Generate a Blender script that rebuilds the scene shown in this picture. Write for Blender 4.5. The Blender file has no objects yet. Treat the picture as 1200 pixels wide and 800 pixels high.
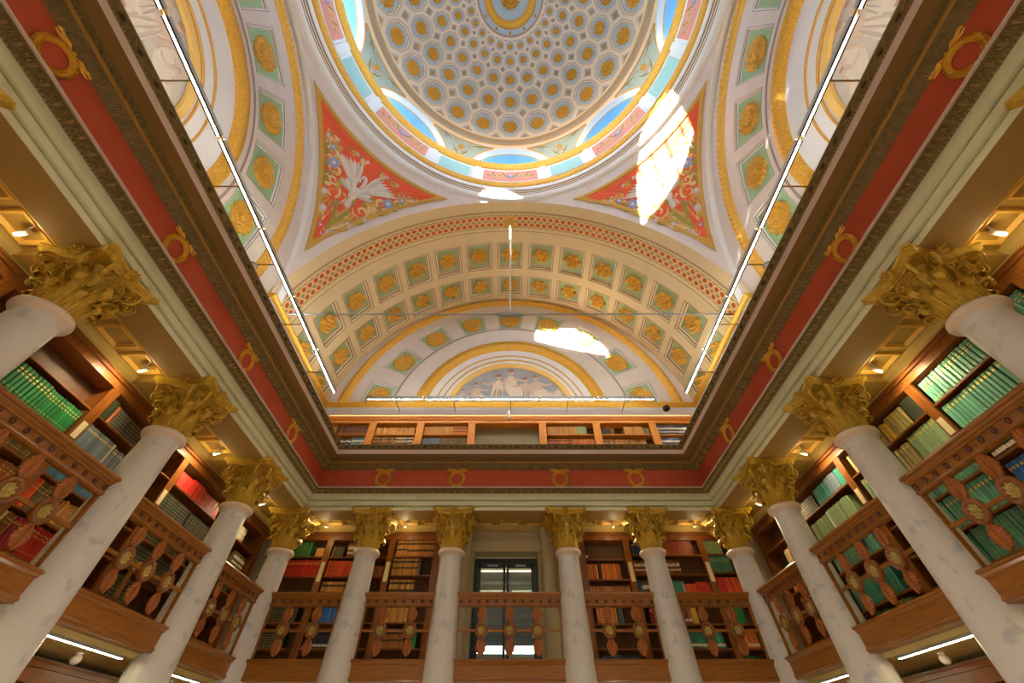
import bpy, math, random
from math import sin, cos, tan, pi, radians as R, sqrt, atan2, atan, exp, log, acos
from mathutils import Vector, Matrix
random.seed(11)
CTX = bpy.context
COL = CTX.scene.collection
CZ = 1.5                      # eye height: geometry below is measured from the eye, floor at -CZ

# ------------------------------------------------------------------ camera, sky, sun, exposure
cd = bpy.data.cameras.new('camera'); cam = bpy.data.objects.new('camera', cd); COL.objects.link(cam)
cam.location = (0, 0, CZ); cam.rotation_euler = (R(90 + 53.1), 0, 0)
cd.sensor_width = 36; cd.lens = 36 * 441.0 / 1200; cd.shift_x = 2 / 1200; cd.shift_y = -71 / 1200
cd.clip_start = 0.05; cd.clip_end = 300
CTX.scene.camera = cam
wd = bpy.data.worlds.new('sky'); CTX.scene.world = wd; wd.use_nodes = True
nt = wd.node_tree; bg = nt.nodes['Background']
sk = nt.nodes.new('ShaderNodeTexSky'); sk.sky_type = 'NISHITA'; sk.sun_disc = False
sk.sun_elevation = R(24); sk.sun_rotation = R(201.6); sk.air_density = 1.0; sk.dust_density = 0.6
nt.links.new(sk.outputs[0], bg.inputs[0]); bg.inputs[1].default_value = 5.2
SUN_AZ, SUN_EL = 24.4, 18.5
sl = bpy.data.lights.new('sun', 'SUN'); sl.energy = 115; sl.angle = R(0.5); sl.color = (1, .95, .87)
so = bpy.data.objects.new('sun', sl); COL.objects.link(so); so.location = (-20, -45, 40)
so.rotation_euler = Vector((sin(R(SUN_AZ)) * cos(R(SUN_EL)), cos(R(SUN_AZ)) * cos(R(SUN_EL)), -sin(R(SUN_EL)))).to_track_quat('-Z', 'Y').to_euler()
vs = CTX.scene.view_settings
vs.view_transform = 'Standard'; vs.look = 'None'; vs.gamma = 1; vs.use_curve_mapping = False
vs.exposure = 0.1
CTX.scene.cycles.max_bounces = 7; CTX.scene.cycles.diffuse_bounces = 5; CTX.scene.cycles.transparent_max_bounces = 8
CTX.scene.cycles.sample_clamp_indirect = 6
LED_BAR, LED_UP, LED_UNDER, SPOT_W, FILL_GLOBE_W, SOFFIT_W = 44.0, 24.0, 34.0, 5.5, 40.0, 4.5

# ------------------------------------------------------------------ materials
def srgb(r, g, b):
    f = lambda c: (c / 255 / 12.92) if c <= 10 else ((c / 255 + .055) / 1.055) ** 2.4
    return (f(r), f(g), f(b))
MATS = {}
def mat(name, col, rough=.6, metal=0, noise=0.0, scale=6.0, bump=0.0, bscale=40.0, col2=None, kind='noise', spec=.5, stretch=None, emit=0, coat=0):
    if name in MATS: return MATS[name]
    m = bpy.data.materials.new(name); MATS[name] = m; m.use_nodes = True
    n = m.node_tree.nodes; l = m.node_tree.links; b = n['Principled BSDF']
    b.inputs['Base Color'].default_value = (*col, 1); b.inputs['Roughness'].default_value = rough
    b.inputs['Metallic'].default_value = metal; b.inputs['Specular IOR Level'].default_value = spec
    if coat: b.inputs['Coat Weight'].default_value = coat; b.inputs['Coat Roughness'].default_value = .15
    if emit:
        b.inputs['Emission Color'].default_value = (*col, 1); b.inputs['Emission Strength'].default_value = emit
    if noise or bump:
        tc = n.new('ShaderNodeTexCoord'); mp = n.new('ShaderNodeMapping'); l.new(tc.outputs['Object'], mp.inputs[0])
        if stretch: mp.inputs['Scale'].default_value = stretch
    if noise:
        t = n.new('ShaderNodeTexNoise'); t.inputs['Scale'].default_value = scale; t.inputs['Detail'].default_value = 5
        if kind == 'vein': t.inputs['Distortion'].default_value = 1.6
        l.new(mp.outputs[0], t.inputs['Vector'])
        rp = n.new('ShaderNodeValToRGB'); l.new(t.outputs['Fac'], rp.inputs[0])
        c2 = col2 if col2 else tuple(c * (1 - noise) for c in col)
        e = rp.color_ramp.elements
        if kind == 'vein':
            e[0].position = .44; e[0].color = (*col, 1); e[1].position = .56; e[1].color = (*col, 1)
            x = e.new(.5); x.color = (*c2, 1)
        elif kind == 'spots':
            e[0].position = .57; e[0].color = (*col, 1); e[1].position = .68; e[1].color = (*c2, 1)
        else:
            e[0].position = .3; e[0].color = (*c2, 1); e[1].position = .7; e[1].color = (*col, 1)
        l.new(rp.outputs[0], b.inputs['Base Color'])
    if bump:
        t2 = n.new('ShaderNodeTexNoise'); t2.inputs['Scale'].default_value = bscale; t2.inputs['Detail'].default_value = 3
        l.new(mp.outputs[0], t2.inputs['Vector'])
        bp = n.new('ShaderNodeBump'); bp.inputs['Strength'].default_value = bump; bp.inputs['Distance'].default_value = .02
        l.new(t2.outputs['Fac'], bp.inputs['Height']); l.new(bp.outputs[0], b.inputs['Normal'])
    return m
def emis(name, col, s):
    if name in MATS: return MATS[name]
    m = bpy.data.materials.new(name); MATS[name] = m; m.use_nodes = True
    n = m.node_tree.nodes; n.clear(); o = n.new('ShaderNodeOutputMaterial'); e = n.new('ShaderNodeEmission')
    e.inputs[0].default_value = (*col, 1); e.inputs[1].default_value = s; m.node_tree.links.new(e.outputs[0], o.inputs[0]); return m
def glassmat():
    m = bpy.data.materials.new('window glass'); m.use_nodes = True; n = m.node_tree.nodes; l = m.node_tree.links; n.clear()
    o = n.new('ShaderNodeOutputMaterial'); mx = n.new('ShaderNodeMixShader'); t = n.new('ShaderNodeBsdfTransparent'); g = n.new('ShaderNodeBsdfGlossy')
    g.inputs['Roughness'].default_value = .02; fr = n.new('ShaderNodeFresnel'); fr.inputs[0].default_value = 1.45
    t.inputs[0].default_value = (.95, .97, .98, 1)
    l.new(fr.outputs[0], mx.inputs[0]); l.new(t.outputs[0], mx.inputs[1]); l.new(g.outputs[0], mx.inputs[2]); l.new(mx.outputs[0], o.inputs[0]); return m
GLASS = glassmat()
CREAM = mat('cream plaster', srgb(226, 214, 196), .75, noise=.08, scale=2)
DOMEW = mat('dome stucco', srgb(240, 233, 224), .7, noise=.06, scale=3)
RINGW = mat('white ring stucco', srgb(236, 240, 244), .7, noise=.04, scale=3)
VAULT = mat('vault plaster', srgb(218, 198, 154), .75, noise=.08, scale=2)
VAULTL = mat('vault light moulding', srgb(232, 218, 190), .7)
BROWNL = mat('brown painted line', srgb(150, 110, 84), .8)
GREYL = mat('mauve painted line', srgb(158, 142, 138), .8)
GREENF = mat('sage coffer floor', srgb(158, 172, 128), .8, noise=.08, scale=5)
GREENM = mat('mint coffer floor', srgb(160, 196, 152), .8, noise=.07, scale=5)
BLUEF = mat('pale blue coffer floor', srgb(182, 206, 230), .8)
BLUEL = mat('slate blue line', srgb(120, 140, 168), .8)
SKYB = mat('sky blue painted soffit', srgb(128, 192, 238), .75, noise=.15, scale=1.2)
GOLD = mat('gold leaf', srgb(240, 184, 66), .42, .15, noise=.35, scale=22, bump=.35, bscale=60)
GOLDB = mat('bright gold leaf', srgb(240, 190, 66), .38, .35, noise=.2, scale=14)
GOLDC = mat('capital gilding', srgb(216, 176, 56), .40, .25, noise=.3, scale=16, bump=.25, bscale=50)
GOLDP = mat('gold paint', srgb(226, 174, 78), .7, 0, noise=.18, scale=10)
BRONZE = mat('dull bronze gilding', srgb(126, 106, 58), .6, .15, noise=.35, scale=18, bump=.3, bscale=70)
BRONZEH = mat('bronze relief', srgb(176, 152, 92), .55, .2, noise=.25, scale=20)
OCHRE = mat('ochre cornice', srgb(140, 112, 58), .7, noise=.1, scale=4)
PGREEN = mat('pale green stone', srgb(222, 225, 188), .7, noise=.07, scale=4)
SOFFIT = mat('ochre soffit', srgb(172, 138, 72), .75, noise=.08, scale=5)
GALC = mat('ochre gallery ceiling', srgb(176, 142, 66), .7, noise=.1, scale=5)
GALM = mat('gallery ceiling moulding', srgb(222, 176, 78), .5)
FILLET = mat('pale fillet', srgb(206, 186, 172), .7)
REDF = mat('red frieze', srgb(186, 76, 42), .75, noise=.14, scale=2.5)
REDP = mat('vermilion pendentive ground', srgb(220, 86, 44), .75, noise=.12, scale=3)
MARBLE = mat('white marble', srgb(208, 206, 198), .32, 0, noise=.3, scale=5.5, kind='spots', col2=srgb(180, 182, 186), spec=.5)
COLLAR = mat('cream marble collar', srgb(224, 206, 182), .35, noise=.06, scale=5)
WOOD = mat('oak', srgb(154, 96, 26), .42, noise=.42, scale=5, stretch=(2, 2, 9), coat=.2)
WOODH = mat('oak long grain', srgb(160, 100, 26), .42, noise=.4, scale=4, stretch=(1.2, 1.2, 14), coat=.2)
WOODR = mat('red brown mahogany', srgb(148, 86, 32), .36, noise=.45, scale=4, stretch=(6, 6, 1), coat=.2)
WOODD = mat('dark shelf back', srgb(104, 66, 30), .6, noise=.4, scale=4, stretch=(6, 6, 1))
WOODA = mat('orange pine', srgb(240, 158, 52), .45, noise=.25, scale=5, stretch=(2, 2, 8))
CARVE = mat('carved walnut leaf', srgb(166, 94, 30), .45, noise=.35, scale=25, bump=.3, bscale=60)
STUD = mat('dark stud', srgb(92, 48, 30), .4)
CARD = mat('cream label card', srgb(232, 214, 170), .7)
ALU = mat('aluminium', srgb(176, 184, 188), .35, .7)
BRASS = mat('brass', srgb(168, 132, 66), .4, .6)
WHITE = mat('white lamp enamel', srgb(232, 228, 216), .4)
BLACK = mat('black', srgb(24, 24, 26), .5)
TEAL = mat('dark teal door frame', srgb(30, 54, 58), .35, coat=.3)
FLOORM = mat('oak parquet', srgb(156, 108, 62), .35, noise=.3, scale=3, stretch=(1, 8, 1))
LEDM = emis('led strip', (1, .91, .77), LED_BAR)
LEDU = emis('warm led strip', (1, .80, .48), LED_UNDER)

# ------------------------------------------------------------------ mesh builder
class MB:
    def __init__(s): s.v = []; s.f = []; s.m = []; s.s = []
    def add(s, V, F, m=0, sm=False):
        o = len(s.v); s.v += [tuple(p) for p in V]
        for f in F: s.f.append([i + o for i in f]); s.m.append(m); s.s.append(sm)
        return s
    def quad(s, a, b, c, d, m=0, sm=False): return s.add([a, b, c, d], [(0, 1, 2, 3)], m, sm)
    def box(s, x0, y0, z0, x1, y1, z1, m=0):
        V = [(x0, y0, z0), (x1, y0, z0), (x1, y1, z0), (x0, y1, z0), (x0, y0, z1), (x1, y0, z1), (x1, y1, z1), (x0, y1, z1)]
        return s.add(V, [(0, 3, 2, 1), (4, 5, 6, 7), (0, 1, 5, 4), (1, 2, 6, 5), (2, 3, 7, 6), (3, 0, 4, 7)], m)
    def grid(s, fn, U, V, m=0, sm=True, hole=None, flip=False):
        o = len(s.v); nv = len(V)
        for u in U:
            for v in V: s.v.append(tuple(fn(u, v)))
        for i in range(len(U) - 1):
            for j in range(nv - 1):
                if hole and hole(i, j): continue
                q = [o + i * nv + j, o + (i + 1) * nv + j, o + (i + 1) * nv + j + 1, o + i * nv + j + 1]
                if flip: q.reverse()
                s.f.append(q); s.m.append(m(i, j) if callable(m) else m); s.s.append(sm)
        return s
    def lathe(s, prof, n=24, m=0, sm=True, a0=0, a1=2 * pi, cx=0, cy=0, mats=None):
        U = [a0 + (a1 - a0) * i / n for i in range(n + 1)]
        mm = (lambda i, j: mats[j]) if mats else m
        return s.grid(lambda a, k: (cx + prof[k][0] * cos(a), cy + prof[k][0] * sin(a), prof[k][1]), U, range(len(prof)), mm, sm)
    def tube(s, P, r, n=8, m=0, cap=True, flat=1.0, up=(0, 0, 1)):
        P = [Vector(p) for p in P]; o = len(s.v); N = len(P)
        for i, p in enumerate(P):
            t = (P[min(i + 1, N - 1)] - P[max(i - 1, 0)]).normalized()
            a = Vector(up) - t * t.dot(Vector(up))
            if a.length < 1e-4: a = Vector((1, 0, 0)) - t * t.x
            a.normalize(); b = t.cross(a); rr = r[i] if isinstance(r, (list, tuple)) else r
            for k in range(n):
                q = 2 * pi * k / n; s.v.append(tuple(p + a * (rr * cos(q)) + b * (rr * flat * sin(q))))
        for i in range(N - 1):
            for k in range(n):
                s.f.append([o + i * n + k, o + i * n + (k + 1) % n, o + (i + 1) * n + (k + 1) % n, o + (i + 1) * n + k]); s.m.append(m); s.s.append(True)
        if cap:
            for b0 in (o, o + (N - 1) * n): s.f.append([b0 + k for k in range(n)]); s.m.append(m); s.s.append(False)
        return s
    def loops(s, L, mats, cap=None, sm=False, closed=True):
        o = len(s.v); n = len(L[0])
        for lp in L: s.v += [tuple(p) for p in lp]
        for i in range(len(L) - 1):
            for k in range(n if closed else n - 1):
                s.f.append([o + i * n + k, o + i * n + (k + 1) % n, o + (i + 1) * n + (k + 1) % n, o + (i + 1) * n + k]); s.m.append(mats[i]); s.s.append(sm)
        if cap is not None: s.f.append([o + (len(L) - 1) * n + k for k in range(n)]); s.m.append(cap); s.s.append(False)
        return s
    def sphere(s, c, r, m=0, n=10, h=6, sz=1.0):
        return s.grid(lambda a, b: (c[0] + r * cos(a) * sin(b), c[1] + r * sin(a) * sin(b), c[2] + sz * r * cos(b)), [2 * pi * i / n for i in range(n + 1)], [pi * j / h for j in range(h + 1)], m)
    def xf(s, M):
        s.v = [tuple(M @ Vector(p)) for p in s.v]; return s
    def join(s, o, M=None, mo=0):
        b = len(s.v); s.v += [tuple(M @ Vector(p)) for p in o.v] if M else list(o.v)
        for f, m, sm in zip(o.f, o.m, o.s): s.f.append([i + b for i in f]); s.m.append(m + mo); s.s.append(sm)
        return s
    def mesh(s, name, mats):
        me = bpy.data.meshes.new(name); me.from_pydata(s.v, [], s.f)
        for x in (mats if isinstance(mats, (list, tuple)) else [mats]): me.materials.append(x)
        me.polygons.foreach_set('material_index', s.m); me.polygons.foreach_set('use_smooth', s.s); me.update(); return me
def ob(name, me, parent=None, loc=(0, 0, 0), rot=(0, 0, 0), scale=None, label=None, cat=None, group=None, kind=None):
    o = bpy.data.objects.new(name, me); COL.objects.link(o)
    if parent is not None: o.parent = parent; o.location = loc
    else: o.location = (loc[0], loc[1], loc[2] + CZ)
    o.rotation_euler = rot
    if scale: o.scale = scale
    if label: o['label'] = label
    if cat: o['category'] = cat
    if group: o['group'] = group
    if kind: o['kind'] = kind
    return o
def structure(name, me, label, cat, parent=None, **k): return ob(name, me, parent, label=label, cat=cat, kind='structure', **k)
def copy_part(o, parent):
    c = o.copy(); COL.objects.link(c); c.parent = parent
    for ch in o.children: copy_part(ch, c)
    return c
ORD = ['first', 'second', 'third', 'fourth', 'fifth', 'sixth', 'seventh', 'eighth', 'ninth', 'tenth', 'eleventh', 'twelfth', 'thirteenth', 'fourteenth', 'fifteenth', 'sixteenth', 'seventeenth', 'eighteenth', 'nineteenth', 'twentieth'] + ['%dth' % i for i in range(21, 60)]

# ------------------------------------------------------------------ measures (from the eye)
A = 6.84; G = 12.28; WX = 7.05; H = 14.67; RB = 7.05; S = 7.63; SW = 8.08; FL = -1.5
HC, RD = 17.2, 6.7
PX, PY = 5.6, 10.8                      # column axes

# ------------------------------------------------------------------ relief helpers (2-D drawing onto any surface)
def ridge(mb, fn, pts, w, h, m=0, close=False):
    """raised band with a triangular section along 2-D pts; fn(s,t,h) -> 3-D; w may be a list"""
    n = len(pts); L = []
    for i, p in enumerate(pts):
        a = pts[max(i - 1, 0)]; b = pts[min(i + 1, n - 1)]
        dx, dy = b[0] - a[0], b[1] - a[1]; d = sqrt(dx * dx + dy * dy) or 1
        ww = (w[i] if isinstance(w, (list, tuple)) else w) / 2; nx, ny = -dy / d * ww, dx / d * ww
        L.append([fn(p[0] + nx, p[1] + ny, 0), fn(p[0], p[1], h), fn(p[0] - nx, p[1] - ny, 0)])
    mb.loops(L, [m] * (n - 1), closed=False)
def blob(mb, fn, cx, cy, rx, ry, h, m=0, n=10, ang=0, lobes=0, amp=.15):
    c, s_ = cos(ang), sin(ang); rim = []; mid = []
    for k in range(n):
        q = 2 * pi * k / n; e = 1 + (amp * cos(lobes * q) if lobes else 0)
        x, y = rx * e * cos(q), ry * e * sin(q)
        rim.append(fn(cx + x * c - y * s_, cy + x * s_ + y * c, 0)); mid.append(fn(cx + .6 * (x * c - y * s_), cy + .6 * (x * s_ + y * c), h))
    mb.loops([rim, mid], [m], cap=m)
def spiral(cx, cy, r0, turns, a0, n=18, dirn=1, r1=.15):
    return [(cx + r0 * (1 - (1 - r1) * i / n) * cos(a0 + dirn * 2 * pi * turns * i / n), cy + r0 * (1 - (1 - r1) * i / n) * sin(a0 + dirn * 2 * pi * turns * i / n)) for i in range(n + 1)]
def bez(p0, p1, p2, n=8):
    return [((1 - t) ** 2 * p0[0] + 2 * t * (1 - t) * p1[0] + t * t * p2[0], (1 - t) ** 2 * p0[1] + 2 * t * (1 - t) * p1[1] + t * t * p2[1]) for t in [i / n for i in range(n + 1)]]
def taper(n, w, b=.05):
    return [w * max(b, sin(pi * i / n) ** .7 if 0 < i < n else b) for i in range(n + 1)]
def rosette_mb(Rr, h, lobes=12, fn=None, rings=((1, 0, .11), (.96, .45, .12), (.82, .95, .12), (.68, .40, .10), (.60, .22, .08), (.55, .75, .14), (.42, 1.05, .12), (.30, .35, .08), (.22, .2, 0), (.18, .85, 0), (.06, 1.1, 0)), m=0, n=None):
    """flower boss: lobed petals around a centre; local z = height unless fn maps (s,t,h)"""
    mb = MB(); n = n or lobes * 4; L = []
    fn = fn or (lambda s, t, z: (s, t, z))
    for r, z, a in rings:
        L.append([fn(Rr * r * (1 + a * cos(lobes * 2 * pi * k / n)) * cos(2 * pi * k / n), Rr * r * (1 + a * cos(lobes * 2 * pi * k / n)) * sin(2 * pi * k / n), h * z * (1 + 3.2 * a * cos(lobes * 2 * pi * k / n))) for k in range(n)])
    mb.loops(L, [m] * (len(L) - 1), cap=m, sm=True); return mb

# ------------------------------------------------------------------ room shell
mb = MB(); mb.box(-7.4, -12.7, FL - .2, 7.4, 12.7, FL)
structure('floor', mb.mesh('floor', FLOORM), 'oak parquet floor of the hall below the galleries', 'floor')
for sx, nm in ((-1, 'wall_left'), (1, 'wall_right')):
    mb = MB(); x0, x1 = (WX, WX + .3) if sx > 0 else (-WX - .3, -WX)
    mb.box(x0 + sx * .30, -12.6, FL, x1 + sx * .30, 12.6, 15.6)
    mb.box(min(sx * WX, sx * (WX + .32)), -12.6, FL, max(sx * WX, sx * (WX + .32)), 12.6, 7.6)
    structure(nm, mb.mesh(nm, CREAM), 'cream plaster side wall behind the %s gallery' % ('left' if sx < 0 else 'right'), 'wall')
DX0, DX1, DZ0, DZ1 = -.96, .73, 1.42, 3.68
mb = MB(); y0, y1 = G, G + .45
mb.box(-7.2, y0, FL, DX0, y1, 7.6); mb.box(DX1, y0, FL, 7.2, y1, 7.6); mb.box(DX0, y0, FL, DX1, y1, DZ0); mb.box(DX0, y0, DZ1, DX1, y1, 7.6); mb.box(-7.4, y0 + .30, 7.6, 7.4, y1 + .1, 15.6)
structure('wall_back', mb.mesh('wall_back', CREAM), 'cream end wall behind the back gallery', 'wall')
mb = MB(); mb.box(-7.4, -G - .3, FL, 7.4, -G, 15.6)
structure('wall_front', mb.mesh('wall_front', CREAM), 'cream end wall behind the camera', 'wall')

# barrel vaults
DT = R(11.6); HWT = R(4.7)
TH = []
for k in range(-8, 9): TH += [k * DT - HWT, k * DT, k * DT + HWT]
TH = sorted(TH); YB = [A, 7.3, 8.2, 8.84, 10.28, 10.72, 11.95, G + .2]
def cyl(y, th, rho): return (rho * sin(th), y, S + rho * cos(th))
def kth(j):
    t = (TH[j] + TH[j + 1]) / 2; k = round(t / DT); return k if abs(t - k * DT) < HWT else None
mb = MB(); mb.grid(lambda y, t: cyl(y, t, RB), YB, TH, lambda i, j: 0, True, hole=lambda i, j: i in (3, 5) and kth(j) is not None and abs(kth(j)) <= 7)
vault = ob('ceiling_vault', None, label='coffered cream barrel vault over the back of the hall', cat='vault', kind='structure')
ob('vault_shell', mb.mesh('vault_shell', VAULT), vault)
mb = MB(); mb.grid(lambda y, t: cyl(y, t, RB + .25), [A, G + .3], TH, 0, True); mb.grid(lambda t, r: cyl(A, t, r), TH, [RB, RB + .25], 0, False)
ob('vault_backing', mb.mesh('vault_backing', CREAM), vault)
def coffer_loops(y0, y1, hw, steps):
    L = []
    for m_, d in steps:
        ya, yb, w = y0 + m_, y1 - m_, hw - m_ / RB; rho = RB + d
        L.append([cyl(ya, -w, rho), cyl(ya, 0, rho), cyl(ya, w, rho), cyl((ya + yb) / 2, w, rho), cyl(yb, w, rho), cyl(yb, 0, rho), cyl(yb, -w, rho), cyl((ya + yb) / 2, -w, rho)])
    return L
for row, (y0, y1, rr) in enumerate(((8.84, 10.28, .35), (10.72, 11.95, .33))):
    hw = HWT
    steps = [(0, 0), (.025, -.008), (.04, .05), (.085, .05), (.10, .10), (.12, .16)]
    cm = MB().loops(coffer_loops(y0, y1, hw, steps), [1, 0, 2, 1, 2], cap=3)
    cme = cm.mesh('coffer', [VAULT, BROWNL, VAULTL, GREENF])
    yc = (y0 + y1) / 2
    rm = rosette_mb(rr, .15, 6, lambda s, t, h: cyl(yc + t, s / RB, RB + .15 - h), m=0, n=36,
                    rings=((1, 0, .16), (.96, .5, .17), (.80, 1.0, .16), (.66, .5, .12), (.58, .25, .10), (.52, .8, .16), (.38, 1.1, .14), (.27, .4, .06), (.21, .25, 0), (.17, 1.0, 0), (.06, 1.2, 0)))
    rme = rm.mesh('rosette', GOLD)
    for k in range(-7, 8):
        c = ob('coffer', cme, vault, (0, 0, S), (0, k * DT, 0))
        ob('rosette', rme, c)
# the coffer meshes were drawn about the absolute axis: shift them to the vault axis
for me in {o.data for o in COL.objects if o.data and o.data.name.split('.')[0] in ('coffer', 'rosette')}:
    for v in me.vertices: v.co.z -= S
# painted band: guilloche of rings and red discs
gb = MB(); THG = [R(-96 + 192 * i / 96) for i in range(97)]
gb.grid(lambda t, y: cyl(y, t, RB - .012), THG, [7.45, 8.09], 0, True)
ob('green_band', gb.mesh('green_band', mat('guilloche green', srgb(150, 156, 108), .8, noise=.1, scale=8)), vault)
gl = MB()
for y in (7.30, 7.345, 8.24): gl.grid(lambda t, w: cyl(y + w, t, RB - .01), THG, [0, .028], 0, True)
ob('painted_line', gl.mesh('painted_line', BROWNL), vault)
rings = MB(); discs = MB(); NG = 86
for row in (7.615, 7.925):
    for i in range(NG):
        t0 = R(-94) + R(188) * (i + .5) / NG
        fn = lambda s_, u, h, t0=t0, row=row: cyl(row + u, t0 + s_ / RB, RB - .015 - h)
        blob(discs, fn, 0, 0, .082, .085, .005, 0, 10)
        pts = [(.125 * cos(q), .118 * sin(q)) for q in [2 * pi * k / 12 for k in range(13)]]
        ridge(rings, fn, pts, .062, .007)
for i in range(NG):
    t0 = R(-94) + R(188) * (i + .5) / NG
    fn = lambda s_, u, h: cyl(7.77 + u, t0 + s_ / RB, RB - .015 - h)
    ridge(rings, fn, [(-.13, -.08), (-.13, .08)], [.02, .10], .006, 1); ridge(rings, fn, [(0, -.05), (0, .05)], [.03, .06], .006, 0)
ob('guilloche_rings', rings.mesh('guilloche_rings', [mat('peach band paint', srgb(226, 182, 122), .75), mat('grey green leaf paint', srgb(132, 146, 110), .8)]), vault, kind='stuff')
ob('guilloche_discs', discs.mesh('guilloche_discs', mat('brick red paint', srgb(182, 82, 42), .8)), vault, kind='stuff')
km = MB()
for q in range(4): ridge(km, lambda s_, u, h: cyl(7.77 + u, s_ / RB, RB - .03 - h), bez((0, 0), (.15 * cos(q * pi / 2 + pi / 4), .15 * sin(q * pi / 2 + pi / 4)), (.36 * cos(q * pi / 2 + pi / 4), .36 * sin(q * pi / 2 + pi / 4)), 4), [.05, .18, .24, .2, .03], .05)
km.join(rosette_mb(.13, .08, 6, lambda s_, u, h: cyl(7.77 + u, s_ / RB, RB - .05 - h)))
ob('crown_flower', km.mesh('crown_flower', GOLD), vault)
for sx in (-1, 1):                                          # gilded palmette at each foot of the band
    pm = MB(); fn = lambda s_, u, h: cyl(7.77 + s_, sx * (pi / 2 - R(1) - u / RB), RB - .02 - h)
    for q in range(-3, 4): ridge(pm, fn, bez((0, 0), (q * .08, .5), (q * .125, 1.0 - abs(q) * .13), 5), [.06, .13, .16, .15, .12, .03], .05)
    for q in (-1, 1): ridge(pm, fn, spiral(q * .22, .02, .14, 1.2, pi / 2, 12, q), .05, .05)
    ob('gilded_palmette', pm.mesh('gilded_palmette', GOLDB), vault)
mb = MB(); mb.grid(lambda y, t: cyl(y, t, RB), [-G - .2, -A], TH, 0, True)
ob('ceiling_vault', mb.mesh('ceiling_vault', VAULT), label='plain barrel vault behind the camera', cat='vault', kind='structure')
# arches over the side walls
for sx, nm in ((-1, 'left'), (1, 'right')):
    mb = MB(); U = [R(-92 + 184 * i / 40) for i in range(41)]
    mb.grid(lambda t, x: (sx * x, RB * sin(t), S + RB * cos(t)), U, [A, WX + .2], 0, True)
    mb.grid(lambda t, r: (sx * A, r * sin(t), S + r * cos(t)), U, [RB, RB + .3], 0, False)
    structure('trim_arch', mb.mesh('trim_arch', RINGW), 'white soffit of the %s side arch under the dome' % nm, 'arch')

# ------------------------------------------------------------------ pendentives
S0, RS = S, sqrt(A * A + (H - S) ** 2)
def zsph(x, y): return S0 + sqrt(max(.01, RS * RS - x * x - y * y))
PEND = mat('pendentive plaster', srgb(214, 206, 204), .75, noise=.08, scale=1.5)
def pend_fn(ph, t):
    rb = A / max(cos(ph), sin(ph)); rho = A + (rb - A) * t
    x, y = rho * sin(ph), rho * cos(ph)
    if rb - A < 1e-4: return (x, y, H)
    l = A * tan(ph) if ph < pi / 4 else A / tan(ph)
    zb = S + sqrt(RB * RB - l * l); zs = zsph(A + 1e-9, 0); ze = zsph(rb, 0)
    return (x, y, H - (H - zb) * (H - zsph(rho, 0)) / (H - ze))
pend_me = None
PV = []
def gno(sxn, syn, s_, t_, h):
    c = Vector((sin(pi / 4) * sin(R(56)), cos(pi / 4) * sin(R(56)), cos(R(56))))
    e = Vector((cos(pi / 4), -sin(pi / 4), 0)); n_ = c.cross(e).normalized()
    if n_.z < 0: n_ = -n_
    d = (c + e * s_ + n_ * t_).normalized() * (RS - .03 - h)
    return (d.x * sxn, d.y * syn, S0 + d.z)
def plan_to_st(x, y):
    c = Vector((sin(pi / 4) * sin(R(56)), cos(pi / 4) * sin(R(56)), cos(R(56))))
    e = Vector((cos(pi / 4), -sin(pi / 4), 0)); n_ = c.cross(e).normalized()
    if n_.z < 0: n_ = -n_
    d = Vector((x, y, sqrt(RS * RS - x * x - y * y))).normalized(); k = d.dot(c)
    return (d.dot(e) / k, d.dot(n_) / k)
TRI_X, TRI_Y, TRI_R = 6.72, 6.60, 7.09
def tri_boundary(off):
    X = TRI_X - off; Y = TRI_Y - off; Rr = TRI_R + off; pts = []
    yx = sqrt(Rr * Rr - X * X); xy = sqrt(Rr * Rr - Y * Y)
    a0 = atan2(X, yx); a1 = atan2(xy, Y); cx, cy = X - off * .4, Y - off * .4
    for i in range(20): a = a0 + (a1 - a0) * i / 20; pts.append((Rr * sin(a), Rr * cos(a)))
    for i in range(12): t = i / 12; pts.append((xy + (cx - xy) * t, Y))
    for i in range(12): t = i / 12; pts.append((X, cy + (yx - cy) * t))
    return pts
INK = {'gold': mat('painted ochre leaf', srgb(196, 158, 78), .8, noise=.2, scale=9), 'tan': mat('painted sand scroll', srgb(222, 190, 132), .8, noise=.15, scale=9),
       'olive': mat('painted olive leaf', srgb(150, 138, 62), .8, noise=.2, scale=9), 'lilac': mat('painted lilac petal', srgb(196, 178, 190), .8), 'blue': mat('painted blue petal', srgb(142, 152, 190), .8),
       'white': mat('painted white feather', srgb(216, 210, 200), .8, noise=.12, scale=7), 'grey': mat('painted grey feather', srgb(190, 184, 176), .8), 'pink': mat('painted pink', srgb(226, 150, 136), .8)}
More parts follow.
